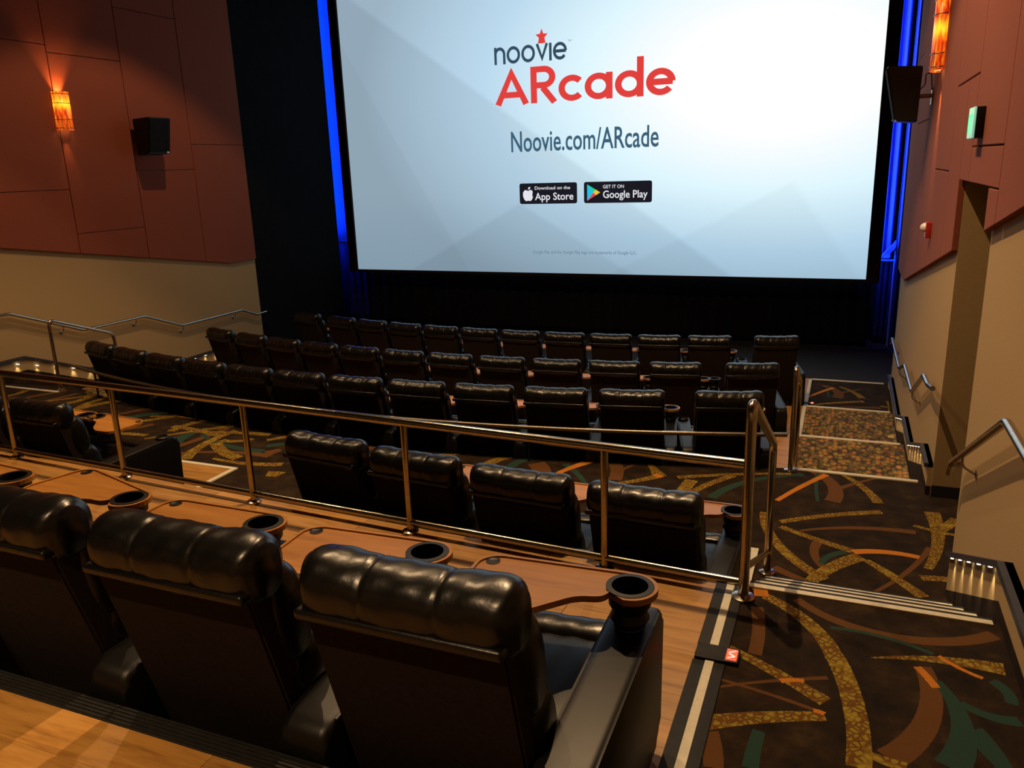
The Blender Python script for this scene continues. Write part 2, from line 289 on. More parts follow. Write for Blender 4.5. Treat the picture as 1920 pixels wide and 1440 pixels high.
def tube(bm, pts, r, n=12, fil=0):
    pts = fillet(pts, fil) if fil else [Vector(p) for p in pts]
    rings = []; up = None
    for i, p in enumerate(pts):
        d = ((pts[min(i+1, len(pts)-1)]-p).normalized()+(p-pts[max(i-1, 0)]).normalized()).normalized()
        if up is None: up = Vector((0, 0, 1)) if abs(d.z) < .9 else Vector((1, 0, 0))
        s = d.cross(up).normalized(); up = s.cross(d).normalized()
        rings.append([bm.verts.new(p+s*r*math.cos(2*PI*k/n)+up*r*math.sin(2*PI*k/n)) for k in range(n)])
    for a, b in zip(rings, rings[1:]):
        for k in range(n): bm.faces.new((a[k], a[(k+1) % n], b[(k+1) % n], b[k]))
    bm.faces.new(rings[0][::-1]); bm.faces.new(rings[-1])
def lathe(bm, prof, cx=0, cy=0, n=28):
    rings = [[bm.verts.new((cx+r*math.cos(2*PI*k/n), cy+r*math.sin(2*PI*k/n), z)) for k in range(n)] for r, z in prof]
    for a, b in zip(rings, rings[1:]):
        for k in range(n): bm.faces.new((a[k], a[(k+1) % n], b[(k+1) % n], b[k]))
    bm.faces.new(rings[0][::-1]); bm.faces.new(rings[-1])
def round_poly(pts, r, n=5):
    out = []; L = len(pts)
    for i in range(L):
        p, a, b = Vector(pts[i]), Vector(pts[i-1]), Vector(pts[(i+1) % L])
        u, v = a-p, b-p; rr = min(r, u.length*.45, v.length*.45); u.normalize(); v.normalize()
        for k in range(n+1):
            q = k/n; out.append(tuple((p+u*rr)*(1-q)**2+p*2*q*(1-q)+(p+v*rr)*q*q))
    return out
# ------------------------------------------------------------------ levels (camera height is z = 0)
Z0, Z1, Z3, ZA, ZB, ZC, ZF = -1.60, -2.05, -2.75, -3.14, -3.42, -3.53, -3.64
XW, XL = .80, -10.90           # inner faces of the side walls
XS, XT = -.34, -9.70           # inner edges of the two side aisles
def arcy(x, y0): return y0+(x+4.6)**2/30
def edge1(x): return 3.72-.055*(x+.33)
def arcpts(y0, n=26, xa=XT, xb=XS): return [(xa+(xb-xa)*i/n, arcy(xa+(xb-xa)*i/n, y0)) for i in range(n+1)]

floor = thing('floor', (0, 0, 0), kind='structure')
def slab(name, m, pts, zt, zb, parent=floor):
    bm = bmesh.new(); prism(bm, pts, 'z', zb, zt); return finish(name, bm, m, parent)
# top level behind the first row, its steps in the aisles
slab('deck', 'black_gap', [(XT, -3.5), (XS-.02, -3.5), (XS-.02, 1.45), (XT, 1.45)], Z0-.022, -4.2)
slab('aisle_carpet', 'carpet_upper', [(XS-.02, -3.5), (XW, -3.5), (XW, .9), (XS-.02, .9)], Z0, -4.2)
slab('aisle_carpet', 'carpet_upper', [(XS-.02, .9), (XW, .9), (XW, 1.25), (XS-.02, 1.25)], (Z0+Z1)/2, -4.2)
slab('aisle_carpet', 'carpet_upper', [(XL, -3.5), (XT, -3.5), (XT, 1.3), (XL, 1.3)], Z0, -4.2)
# first-row level
slab('deck', 'black_gap', [(XT, 1.49), (XS-.13, 1.49), (XS-.13, edge1(XS)), (XT, edge1(XT))], Z1-.022, -4.2)
slab('aisle_carpet', 'carpet_upper', [(XS-.02, 1.25), (XW, 1.25), (XW, 3.74), (XS-.02, 3.74)], Z1, -4.2)
slab('aisle_carpet', 'carpet_upper', [(XL, 1.3), (XT, 1.3), (XT, 3.9), (XL, 3.9)], Z1, -4.2)
for k in range(3):          # steps in both side aisles
    z = Z1+(Z3-Z1)*(k+1)/4
    slab('stair_tread', 'carpet_upper', [(XS, 3.74+.36*k), (.768, 3.74+.36*k), (.768, 4.10+.36*k), (XS, 4.10+.36*k)], z, -4.2)
    slab('stair_tread', 'carpet_upper', [(XL, 3.9+.36*k), (XT, 3.9+.36*k), (XT, 4.26+.36*k), (XL, 4.26+.36*k)], z, -4.2)
# cross aisle with arc edge
pts = [(XL, 3.9), (XT, 3.9), (XT, edge1(XT)), (XS-.1, edge1(XS)), (XS-.1, 3.74), (XW+1.6, 3.74), (XW+1.6, 7.28), (XS, 7.28)]
pts += arcpts(6.68)[::-1][1:] + [(XL, 7.4)]
slab('cross_aisle_carpet', 'carpet_cross', pts, Z3, -4.2)
# lower seating levels, wood under the seats, carpet in the aisles
def band(y0a, y0b): return arcpts(y0a)+arcpts(y0b)[::-1]
slab('deck', 'deck', band(6.68, 8.84), ZA, -4.2)
slab('deck', 'deck', band(8.84, 11.0), ZB, -4.2)
slab('deck', 'deck', band(11.0, 13.0), ZC, -4.2)
for (xa, xb) in ((XS, XW), (XL, XT)):
    slab('stair_tread', 'carpet_step', [(xa, 7.28), (xb, 7.28), (xb, 9.42), (xa, 9.42)], ZA, -4.2)
    slab('stair_tread', 'carpet_step', [(xa, 9.42), (xb, 9.42), (xb, 11.6), (xa, 11.6)], ZB, -4.2)
    slab('stair_tread', 'carpet_front', [(xa, 11.6), (xb, 11.6), (xb, 13.55), (xa, 13.55)], ZC, -4.2)
slab('front_floor', 'black_gap', [(XL-2.4, 12.9), (2.2, 12.9), (2.2, 17.4), (XL-2.4, 17.4)], ZF, -4.2)
# planks of the two upper levels and the low wooden platforms
plank_mesh = {}
def plank(L, Wd):
    k = (round(L, 2), round(Wd, 2))
    if k not in plank_mesh:
        bm = bmesh.new(); box(bm, -L/2+.0005, L/2-.0005, -Wd/2+.0005, Wd/2-.0005, -.011, .011, .0009, 1)
        o = finish('plank', bm, 'plank'); plank_mesh[k] = o.data; bpy.data.objects.remove(o)
    return plank_mesh[k]
def lay(x0, x1, y0, y1, zt, parent, n, W=None, slope=0):
    W = (y1-y0)/n; an = math.atan(slope)
    for r in range(n):
        x = x1-random.choice((.4, .65, .9, 1.2))
        xs = [x1]
        while x > x0+.25: xs.append(x); x -= 1.2
        xs.append(x0)
        for a, b in zip(xs, xs[1:]):
            o = bpy.data.objects.new('plank', plank(a-b, W)); COL.objects.link(o); o.parent = parent
            o.location = ((a+b)/2, y0+W*(r+.5)+slope*((a+b)/2-x1), zt-.011); o.rotation_euler = (0, 0, an)
lay(-5.2, XS-.03, -.6, 1.445, Z0, floor, 13)
lay(-6.4, XS-.13, 1.51, 3.70, Z1, floor, 14, slope=-.052)
boxo('filler_plank', 'deck', (-6.4, XS-.13, 1.495, 1.83, Z1-.02, Z1-.003), floor)
# black ribbed rubber edge in front of the upper level
bm = bmesh.new(); box(bm, XT, XS-.02, 1.445, 1.52, Z0-.07, Z0+.002, .006)
for k in range(5): box(bm, XT, XS-.02, 1.450+.014*k, 1.457+.014*k, Z0+.001, Z0+.006)
finish('edge_nosing', bm, 'rubber', floor)
boxo('edge_riser', 'black_gap', (XT, XS-.02, 1.49, 1.50, Z1, Z0-.06), floor)

def platform(x0, x1, y0, y1, z, slope=0):
    p = thing('wooden_platform', (0, 0, 0), kind='structure')
    p.name = 'trim_platform'
    boxo('base', 'black_gap', (x0, x1, y0, y1, z-.02, z+.006), p)
    lay(x0+.02, x1-.05, y0, y1-.05, z+.018, p, 9)
    boxo('edge_strip', 'white_strip', (x0, x1, y1-.05, y1, z, z+.022), p, .004)
    boxo('edge_strip', 'white_strip', (x1-.05, x1, y0, y1-.05, z, z+.022), p, .004)
    return p
platform(-3.42, -.42, 4.0, 5.53, Z3)
platform(-9.6, -5.28, 4.28, 5.68, Z3)

# ------------------------------------------------------------------ nosings and strips
def nosing(dims, m='white_strip', parent=floor): return boxo('stair_nosing', m, dims, parent, .008)
for k in range(4):
    z = Z1+(Z3-Z1)*k/4; y = 3.74+.36*k
    nosing((XS+.02, .735, y-.030, y+.010, z-.008, z+.010))
    boxo('nosing_backing', 'rubber', (XS+.02, .735, y+.010, y+.030, z-.03, z+.006), floor)
    if k: boxo('riser_base', 'black_gap', (XS+.02, .735, y+.001, y+.004, z-.17, z-.01), floor)
    nosing((XL+.02, XT, y+.12, y+.175, z-.008, z+.012))
for y, z in ((7.28, Z3), (9.42, ZA), (11.6, ZB), (13.55, ZC)):
    for (xa, xb) in ((XS, .73), (XL, XT)): nosing((xa, xb, y-.035, y+.015, z-.03, z+.012))
for y0, y1, z in ((7.3, 9.42, ZA), (9.45, 11.58, ZB), (11.63, 13.5, ZC)):
    nosing((XS-.05, XS, y0, y1, z, z+.012))
# black edging with a pale strip along the first-row floor
for y0, y1 in ((1.55, 3.02), (3.14, 3.72)):
    boxo('edge_nosing', 'rubber', (XS-.135, XS+.0, y0, y1, Z1-.01, Z1+.008), floor, .003)
    boxo('edge_strip', 'white_strip', (XS-.082, XS-.046, y0, y1, Z1+.008, Z1+.011), floor)

def marker(x, y, z, label, sc=1.0, seam=True):
    t = thing('row_marker', (x, y, z), label, 'marker light', 'red row markers along the steps')
    if seam: boxo('clip', 'rubber', (-.075*sc, .05*sc, -.055*sc, .055*sc, 0, .016*sc), t, .003)
    boxo('housing', 'black', (.045*sc, .105*sc, -.05*sc, .05*sc, -.02*sc, .016*sc), t, .003)
    p = boxo('lit_panel', 'marker_red', (.052*sc, .097*sc, -.04*sc, .04*sc, .016*sc, .018*sc), t)
    bm = bmesh.new()
    for a, b in (((.060, -.030), (.088, -.012)), ((.088, -.012), (.062, .004)), ((.062, .012), (.090, .030))):
        tube(bm, [(a[0]*sc, a[1]*sc, .0185*sc), (b[0]*sc, b[1]*sc, .0185*sc)], .0035*sc, 6)
    finish('figure', bm, 'marker_pale', t)
marker(XS-.055, 3.08, Z1+.002, 'small red lit marker clipped across the edge strip beside the nearest seat')
marker(XS-.01, 7.95, ZA+.002, 'small red lit marker on the first carpeted step down by the lower handrail', .9)
marker(XS-.01, 9.95, ZB+.002, 'small red lit marker on the second carpeted step down in the right aisle', .9)
marker(XS-.01, 12.1, ZC+.002, 'small red lit marker on the swirl carpet step furthest down the right aisle', .9)

# ------------------------------------------------------------------ walls and ceiling
wr = thing('wall_right', (0, 0, 0), kind='structure')
DY0, DY1, DZ = 5.52, 6.97, -.21
boxo('wall_panel', 'tan', (XW, XW+.2, -3.5, DY0, -4.2, CZ), wr)
boxo('wall_panel', 'tan', (XW, XW+.2, DY1, 13.15, -4.2, CZ), wr)
boxo('wall_panel', 'tan', (XW, XW+.2, DY0, DY1, DZ, CZ), wr)
boxo('passage_wall', 'tan', (XW+.2, XW+2.2, DY1, DY1+.1, -4.2, DZ+.3), wr)
boxo('passage_wall', 'tan', (XW+.2, XW+2.2, DY0-.1-1.2, DY0-1.2, -4.2, DZ+.3), wr)
boxo('passage_wall', 'tan', (XW+2.2, XW+2.3, DY0-1.3, DY1+.1, -4.2, DZ+.3), wr)
boxo('passage_ceiling', 'black_gap', (XW+.2, XW+2.3, DY0-1.3, DY1+.1, DZ, DZ+.1), wr)
boxo('passage_base', 'black_gap', (XW+.0, XW+2.2, DY1-.012, DY1, Z3, Z3+.10), wr)
wl = thing('wall_left', (0, 0, 0), kind='structure')
boxo('wall_panel', 'tan', (XL-.2, XL, -3.5, 12.93, -4.2, CZ), wl)
wb = boxo('wall_back', 'tan', (XL-.2, XW+.2, -3.7, -3.5, -4.2, CZ)); tag(wb, kind='structure')
wf = boxo('wall_front', 'wing', (XL-2.5, 2.3, 17.4, 17.6, -4.2, CZ)); tag(wf, kind='structure')
ce = boxo('ceiling', 'ceiling', (XL-2.5, 3.2, -3.7, 17.6, CZ, CZ+.2)); tag(ce, kind='structure')
w1 = boxo('wall_front_left', 'wing', (XL-.25, XL-.05, 12.93, 15.95, -4.2, CZ)); tag(w1, kind='structure')
w2 = boxo('wall_front_right', 'wing', (XW+.21, XW+.35, 13.15, 17.4, -4.2, CZ)); tag(w2, kind='structure')
w3 = boxo('wall_outer_left', 'wing', (XL-2.5, XL-2.4, 12.93, 17.4, -4.2, CZ)); tag(w3, kind='structure')

def panel(parent, x, sx, poly, th=.045):
    """one acoustic panel: poly in (y,z), slightly shrunk for the joint"""
    c = Vector((sum(p[0] for p in poly)/len(poly), sum(p[1] for p in poly)/len(poly)))
    q = []
    for p in poly:
        d = Vector(p)-c; q.append((p[0]-.005*(1 if d.x > 0 else -1), p[1]-.005*(1 if d.y > 0 else -1)))
    bm = bmesh.new(); vs = prism(bm, q, 'x', x, x+sx*th)
    bmesh.ops.bevel(bm, geom=[e for e in bm.edges], offset=.004, segments=1, affect='EDGES')
    return finish('acoustic_panel', bm, 'maroon', parent)
def rb(y): return -.28-.186*(y-4.5) if y < 11.9 else -.28-.186*7.4     # bottom line, right wall
def lb(y): return -.88-.166*(y-7.7) if y < 12.2 else -.88-.166*4.5
RJ = [-2.35, -1.1, .15, 1.4, 2.65, 3.9, 5.16, 6.45, 7.72, 8.95, 10.2, 11.9, 13.15]
RS = {3.9: (.75, 2.6), 5.16: (.62, 3.1), 6.45: (.5, 2.4), 7.72: (-.16, 2.0), 8.95: (1.9, 3.4), 10.2: (.35, 2.6), 11.9: (1.2, 3.2)}
def column(parent, x, sx, a, b, bot, splits, notch=None):
    zs = [None]+list(splits)+[CZ]
    for i in range(len(zs)-1):
        lo, hi = zs[i], zs[i+1]
        if lo is None:
            if notch:
                y0, y1, nz = notch
                panel(parent, x, sx, [(a, bot(a)), (y0, bot(y0)), (y0, nz), (a, nz)])
                panel(parent, x, sx, [(a, nz), (b, nz), (b, hi), (a, hi)])
            else: panel(parent, x, sx, [(a, bot(a)), (b, bot(b)), (b, hi), (a, hi)])
        else: panel(parent, x, sx, [(a, lo), (b, lo), (b, hi), (a, hi)])
for a, b in zip(RJ, RJ[1:]):
    sp = RS.get(a, (1.4, 3.2))
    if a == 5.16: column(wr, XW, -1, a, b, rb, (.025, 2.4), (DY0, DY1, DZ))
    elif a == 6.45:
        panel(wr, XW, -1, [(a, DZ), (DY1, DZ), (DY1, .5), (a, .5)]); panel(wr, XW, -1, [(DY1, rb(DY1)), (b, rb(b)), (b, .5), (DY1, .5)])
        panel(wr, XW, -1, [(a, .5), (b, .5), (b, 2.4), (a, 2.4)]); panel(wr, XW, -1, [(a, 2.4), (b, 2.4), (b, CZ), (a, CZ)])
    else: column(wr, XW, -1, a, b, rb, sp)
LJ = [-1.4, -.1, 1.2, 2.5, 3.8, 5.1, 6.4, 7.68, 8.95, 10.26, 11.56, 12.93]
LS = {6.4: (-.3, 1.9), 7.68: (-.13, 1.9), 8.95: (-.79, 1.8), 10.26: (.12, 2.6), 11.56: (.55, 2.2)}
for a, b in zip(LJ, LJ[1:]):
    if a == 11.56:
        panel(wl, XL, 1, [(a, lb(a)), (12.2, lb(12.2)), (b, lb(b)), (b, .55), (a, .55)]); panel(wl, XL, 1, [(a, .55), (b, .55), (b, CZ), (a, CZ)])
    else: column(wl, XL, 1, a, b, lb, LS.get(a, (-.5, 2.2)))

# ------------------------------------------------------------------ low lit curbs along the aisle walls
def curb(name, x, sx, capline, floorline, leds, label_):
    t = thing(name, (0, 0, 0), kind='structure')
    n = len(capline); dp = lambda p: p[1]-(.27 if p is capline[-1] and name == 'trim_1' else .20)
    bm = bmesh.new()   # body: light face above a carpeted foot
    prism(bm, capline+[(p[0], dp(p)) for p in capline[::-1]], 'x', x, x+sx*.034); finish('lit_face', bm, 'tan', t)
    bm = bmesh.new(); prism(bm, [(p[0], dp(p)) for p in capline]+[(p[0], -4.1) for p in capline[::-1]], 'x', x-sx*.004, x+sx*.034); finish('carpet_base', bm, 'carpet_upper', t)
    bm = bmesh.new(); prism(bm, [(p[0], p[1]+.0) for p in capline]+[(p[0], p[1]-.035) for p in capline[::-1]], 'x', x-sx*.030, x+sx*.034); finish('cap', bm, 'grey_metal', t)
    for (y0, z0), (y1, z1), k in leds:
        for i in range(k):
            f = (i+.5)/k; y, z = y0+(y1-y0)*f, z0+(z1-z0)*f-.036
            ang = math.atan2(z1-z0, y1-y0)
            o = boxo('led_window', 'led', (-.006, .006, -.020, .020, -.003, .003), t); o.location = (x-sx*.022, y, z); o.rotation_euler = (ang, 0, 0)
            l = spot('step_light', (x-sx*.026, y, z-.008), (x-sx*.004, y, z-.20), 2.4, 62, .8, (1, .78, .42), .014)
            l.parent = t
CR = [(1.4, -1.79), (3.84, -1.79), (5.34, -2.47)]
curb('trim_1', .765, 1, CR, None, [((3.86, -1.80), (5.24, -2.43), 5)], '')
CR2 = [(DY1+.02, -2.47), (7.5, -2.47), (8.75, -2.88), (9.65, -2.88), (10.7, -3.18), (12.6, -3.18), (13.1, -3.26)]
curb('trim_2', .765, 1, CR2, None, [((7.5, -2.47), (8.75, -2.88), 5), ((9.65, -2.88), (10.7, -3.18), 4)], '')
CL = [(1.4, -1.78), (3.9, -1.78), (5.4, -2.43), (7.75, -2.43), (8.8, -2.86), (9.8, -2.86), (10.8, -3.17), (12.9, -3.17)]
curb('trim_3', XL+.035, -1, CL, None, [((7.45, -2.43), (8.9, -2.88), 5), ((10.8, -3.17), (11.9, -3.17), 4)], '')

# ------------------------------------------------------------------ railings
def rail_thing(name, label, group=None):
    return thing(name, (0, 0, 0), label, 'railing', group)
t = rail_thing('guard_rail', 'long brushed steel guard rail in front of the nearest row of seats')
def ry(x): return 3.63-.052*(x+.36)
XE = -.335
bm = bmesh.new(); tube(bm, [(-9.5, ry(-9.5), -1.375), (XE, ry(XE), -1.375)], .024, 16); finish('top_rail', bm, 'steel', t, True, 60)
bm = bmesh.new(); tube(bm, [(-9.5, ry(-9.5), -1.985), (XE, ry(XE), -1.985)], .020, 16); finish('lower_rail', bm, 'steel', t, True, 60)
for k in range(8):
    x = -1.045-1.19*k
    bm = bmesh.new(); tube(bm, [(x, ry(x), -2.05), (x, ry(x), -1.385)], .020, 14); o = finish('post', bm, 'steel', t, True, 60)
    bm = bmesh.new(); lathe(bm, [(.048, -2.05), (.048, -2.038), (.03, -2.03)], x, ry(x), 18); finish('foot_plate', bm, 'steel', o, True, 40)
t = rail_thing('stair_handrail', 'steel end handrail sloping down the steps beside the nearest row')
bm = bmesh.new(); tube(bm, [(XE, 3.60, -2.05), (XE, 3.60, -1.06), (XE, 5.12, -1.77), (XE, 5.22, -2.75)], .025, 16, .09); finish('handrail_loop', bm, 'steel', t, True, 60)
bm = bmesh.new(); tube(bm, [(XE, 3.62, -1.90), (XE, 5.19, -2.58)], .018, 12); finish('lower_rail', bm, 'steel', t, True, 60)
for y, z in ((3.60, Z1), (5.22, Z3)):
    bm = bmesh.new(); lathe(bm, [(.055, z), (.055, z+.012), (.03, z+.02)], XE, y, 18); finish('foot_plate', bm, 'steel', t, True, 40)
def small_loop(x, ya, label, za=Z3, zb=ZA):
    t = rail_thing('stair_handrail', label)
    bm = bmesh.new(); tube(bm, [(x, ya, za), (x, ya, za+.97), (x, ya+.98, zb+.98), (x, ya+1.02, zb)], .022, 14, .09); finish('handrail_loop', bm, 'steel', t, True, 60)
    for y, z in ((ya, za), (ya+1.02, zb)):
        bm = bmesh.new(); lathe(bm, [(.055, z), (.055, z+.012), (.03, z+.02)], x, y, 18); finish('foot_plate', bm, 'steel', t, True, 40)
small_loop(-.315, 7.22, 'steel handrail loop at the right end of the lower seating block')
small_loop(-9.75, 7.36, 'steel handrail loop at the left end of the lower seating block')
# low rail behind the lower block following the curved edge
t = rail_thing('low_rail', 'low dark steel rail curving along behind the lower seating block')
P = [(x, y-.06, -2.41) for x, y in arcpts(6.68, 40, XT+.1, XS-.02)]
bm = bmesh.new(); tube(bm, P, .021, 10); finish('top_rail', bm, 'dark_steel', t, True, 60)
for k in range(3, 40, 9):
    x, y, _ = P[k]; bm = bmesh.new(); tube(bm, [(x, y, Z3), (x, y, -2.42)], .012, 8); finish('post', bm, 'black', t, True, 60)
# wall handrails
def wall_rail(label, x, sx, pts, br, r=.021):
    t = rail_thing('wall_handrail', label)
    bm = bmesh.new(); tube(bm, [(x, y, z) for y, z in pts], r, 14, .05); finish('handrail', bm, 'steel', t, True, 60)
    (ya, za), (yb, zb) = pts[0], pts[-1]
    for y, z in br:
        bm = bmesh.new(); tube(bm, [(x, y, z-.01), (x, y, z-.075), (x+sx*.075, y, z-.12)], .007, 8, .03); o = finish('bracket', bm, 'steel', t, True, 60)
        bm = bmesh.new(); lathe(bm, [(.028, 0), (.028, .006), (.012, .010)], 0, 0, 14); f = finish('rosette', bm, 'steel', o, True, 40)
        f.location = (x+sx*.08, y, z-.12); f.rotation_euler = (0, -sx*PI/2, 0)
wall_rail('steel wall handrail bending down the steps on the right wall before the passage', .72, 1, [(1.2, -1.165), (3.95, -1.165), (5.42, -1.90), (5.47, -1.99)], [(3.2, -1.165), (5.0, -1.69)])
wall_rail('zigzag steel wall handrail on the right wall beyond the dark passage', .72, 1, [(6.86, -1.80), (7.2, -1.86), (7.6, -1.88), (8.55, -2.29), (9.75, -2.31), (10.5, -2.53), (12.4, -2.55), (12.7, -2.68)], [(8.5, -2.27), (10.45, -2.52), (12.0, -2.55)])
wall_rail('long zigzag steel handrail along the tan left wall', XL+.08, -1, [(1.5, -1.1), (3.9, -1.1), (5.4, -1.77), (7.6, -1.78), (8.74, -2.24), (9.93, -2.24), (10.72, -2.55), (12.3, -2.55), (12.7, -2.71), (13.0, -2.70)], [(4.5, -1.37), (6.5, -1.775), (8.4, -2.10), (9.75, -2.24), (10.75, -2.55), (12.1, -2.55)])

# ------------------------------------------------------------------ screen with the projected slide
SY = 16.4
def slide_mat():
    m, t, p = mat('projected_slide'); v = COORD(t)
    s = N(t, 'ShaderNodeSeparateXYZ'); t.links.new(v, s.inputs[0]); x, z = s.outputs[0], s.outputs[2]
    u = MATH(t, 'DIVIDE', MATH(t, 'ADD', x, 10.76), 11.17); q = MATH(t, 'DIVIDE', MATH(t, 'ADD', z, 2.27), 6.3)
    du = MATH(t, 'MULTIPLY', MATH(t, 'SUBTRACT', u, .84), 1.25); dq = MATH(t, 'MULTIPLY', MATH(t, 'SUBTRACT', q, .60), 1.25)
    d = MATH(t, 'SQRT', MATH(t, 'ADD', MATH(t, 'MULTIPLY', du, du), MATH(t, 'MULTIPLY', dq, dq)))
    c = RAMP(t, d, [(.22, (1, 1, 1)), (.42, (.74, .93, 1.0)), (.66, (.50, .70, .86)), (1.0, (.33, .45, .55))])
    lo = RAMP(t, q, [(.0, (.80, .85, .88)), (.28, (1, 1, 1))]); c = MIX(t, .85, c, lo, 'MULTIPLY')
    def facet(a, b, cc, f, soft=60):       # darker on one side of a slanted line a*u+b*q<cc
        e = MATH(t, 'SUBTRACT', cc, MATH(t, 'ADD', MATH(t, 'MULTIPLY', u, a), MATH(t, 'MULTIPLY', q, b)))
        return MATH(t, 'MULTIPLY', MATH(t, 'MULTIPLY_ADD', e, soft, .5, clamp=True), f)
    f = facet(1, .80, .78, .13)
    f = MATH(t, 'MAXIMUM', f, MATH(t, 'ADD', facet(1, .33, .27, .17), 0))
    g2 = MATH(t, 'MULTIPLY', facet(-1, 1.05, -.13, 1), facet(1, .95, .60, .09)); g3 = MATH(t, 'MULTIPLY', facet(-.9, 1, -.50, .06), facet(1, .4, .99, 1))
    f = MATH(t, 'ADD', f, MATH(t, 'ADD', g2, g3))
    k = MATH(t, 'SUBTRACT', 1, f); kc = N(t, 'ShaderNodeCombineXYZ')
    for i in range(3): t.links.new(k, kc.inputs[i])
    c = MIX(t, 1, c, kc.outputs[0], 'MULTIPLY')
    t.links.new(c, p.inputs['Emission Color']); p.inputs['Emission Strength'].default_value = 1.0
    p.inputs['Base Color'].default_value = (.02, .02, .02, 1); p.inputs['Roughness'].default_value = .9
    return m
M['slide'] = slide_mat()
def ink(name, c):
    m, t, p = mat(name); n = NOISE(t, COORD(t), 3, 1)
    t.links.new(RAMP(t, n, [(0, tuple(v*.93 for v in c)), (1, c)]), p.inputs['Emission Color']); p.inputs['Emission Strength'].default_value = 1
    p.inputs['Base Color'].default_value = (.01, .01, .01, 1); p.inputs['Roughness'].default_value = .9; return m
INK = {'slate': ink('slide_slate', (.035, .075, .12)), 'red': ink('slide_red', (.78, .055, .048)), 'badge': ink('slide_badge', (.010, .010, .016)), 'white': ink('slide_white', (.78, .80, .86)),
       'blue_slate': ink('slide_blue_slate', (.045, .12, .19)), 'cyan': ink('slide_cyan', (.02, .55, .80)), 'green': ink('slide_green', (.03, .62, .30)), 'yellow': ink('slide_yellow', (.85, .60, .04)), 'pink': ink('slide_pink', (.75, .07, .10)), 'fine': ink('slide_fine_print', (.16, .25, .34))}
sc = thing('projection_screen', (0, SY, 0), 'huge bright cinema screen with black masking showing a pale blue slide', 'screen')
XA, XB, ZS0, ZS1 = -10.76, .41, -2.27, 4.02
def sbox(name, m, x0, x1, z0, z1, y0=0, y1=.05, parent=sc):
    bm = bmesh.new(); box(bm, x0, x1, y0, y1, z0, z1); return finish(name, bm, m, parent)
sbox('screen_surface', 'slide', XA, XB, ZS0, ZS1)
fr = sbox('masking_frame', 'masking', XA-.21, XA, ZS0-.06, ZS1+.2, -.06, .1)
sbox('masking_frame', 'masking', XB, XB+.23, ZS0-.06, ZS1+.2, -.04, .06)
sbox('masking_frame', 'masking', XA, XB, ZS0-.06, ZS0, -.05, .2)
sbox('masking_frame', 'masking', XA, XB, ZS1, ZS1+.2, -.06, .2)
# lettering strokes in metres on the screen face
def ribbon(bm, pts, wd, y=-.004, closed=False):
    pts = [p for i, p in enumerate(pts) if i == 0 or math.hypot(p[0]-pts[i-1][0], p[1]-pts[i-1][1]) > 1e-4]
    n = len(pts); L = []; Rr = []
    for i, p in enumerate(pts):
        a = pts[(i-1) % n] if closed or i else p; b = pts[(i+1) % n] if closed or i < n-1 else p
        d = (Vector(b)-Vector(a)).normalized(); nn = Vector((-d.y, d.x))
        if 0 < i < n-1 or closed:
            d1 = (Vector(p)-Vector(a)).normalized(); k = 1/max(.5, nn.dot(Vector((-d1.y, d1.x))))
        else: k = 1
        L.append(bm.verts.new((p[0]+nn.x*wd/2*k, y, p[1]+nn.y*wd/2*k))); Rr.append(bm.verts.new((p[0]-nn.x*wd/2*k, y, p[1]-nn.y*wd/2*k)))
    for i in range(n if closed else n-1):
        j = (i+1) % n; bm.faces.new((L[i], L[j], Rr[j], Rr[i]))
def arcp(cx, cy, rx, ry_, a0, a1, n=24): return [(cx+rx*math.cos(math.radians(a0+(a1-a0)*i/n)), cy+ry_*math.sin(math.radians(a0+(a1-a0)*i/n))) for i in range(n+1)]
def glyph(ch, X, x, w):
    """strokes of a round geometric letter, x-height X, stroke w, left edge at x; returns strokes, advance"""
    r = X/2-w/2; c = x+X/2
    if ch == 'n': return [[(x+w/2, 0), (x+w/2, X)], [(x+w/2, X*.55)]+arcp(x+X*.42, X*.58, X*.42-w/2, X*.42-w/2, 180, 0, 14)+[(x+X*.84-w/2, 0)]], X*.84
    if ch == 'o': return [('c', arcp(c, X/2, r, r, 0, 360, 32)[:-1])], X
    if ch == 'v': return [[(x+.02, X), (x+X*.42, w*.9), (x+X*.84-.02, X)]], X*.84
    if ch == 'i': return [[(x+w/2, 0), (x+w/2, X)]], w
    if ch == 'e': return [[(x+w*.5, X*.5), (x+X-w*.4, X*.5)], arcp(c, X/2, r, r, 0, 322, 28)], X
    if ch == 'c': return [arcp(c, X/2, r, r, 42, 318, 26)], X*.88
    if ch == 'a': return [('c', arcp(c, X/2, r, r, 0, 360, 32)[:-1]), [(x+X-w/2, 0), (x+X-w/2, X)]], X
    if ch == 'd': return [('c', arcp(c, X/2, r, r, 0, 360, 32)[:-1]), [(x+X-w/2, 0), (x+X-w/2, X*1.48)]], X
    H = X*1.42
    if ch == 'A': return [[(x+w*.45, 0), (x+H*.46, H-w*.85), (x+H*.92-w*.45, 0)], [(x+H*.2, H*.27), (x+H*.72, H*.27)]], H*.92
    if ch == 'R': return [[(x+w/2, 0), (x+w/2, H)], [(x+w/2, H-w/2), (x+H*.36, H-w/2)]+arcp(x+H*.36, H*.70, H*.30-w/2, H*.30-w/2, 90, -90, 14)+[(x+w/2, H*.40+w/2)], [(x+H*.32, H*.42), (x+H*.68-w*.3, 0)]], H*.68
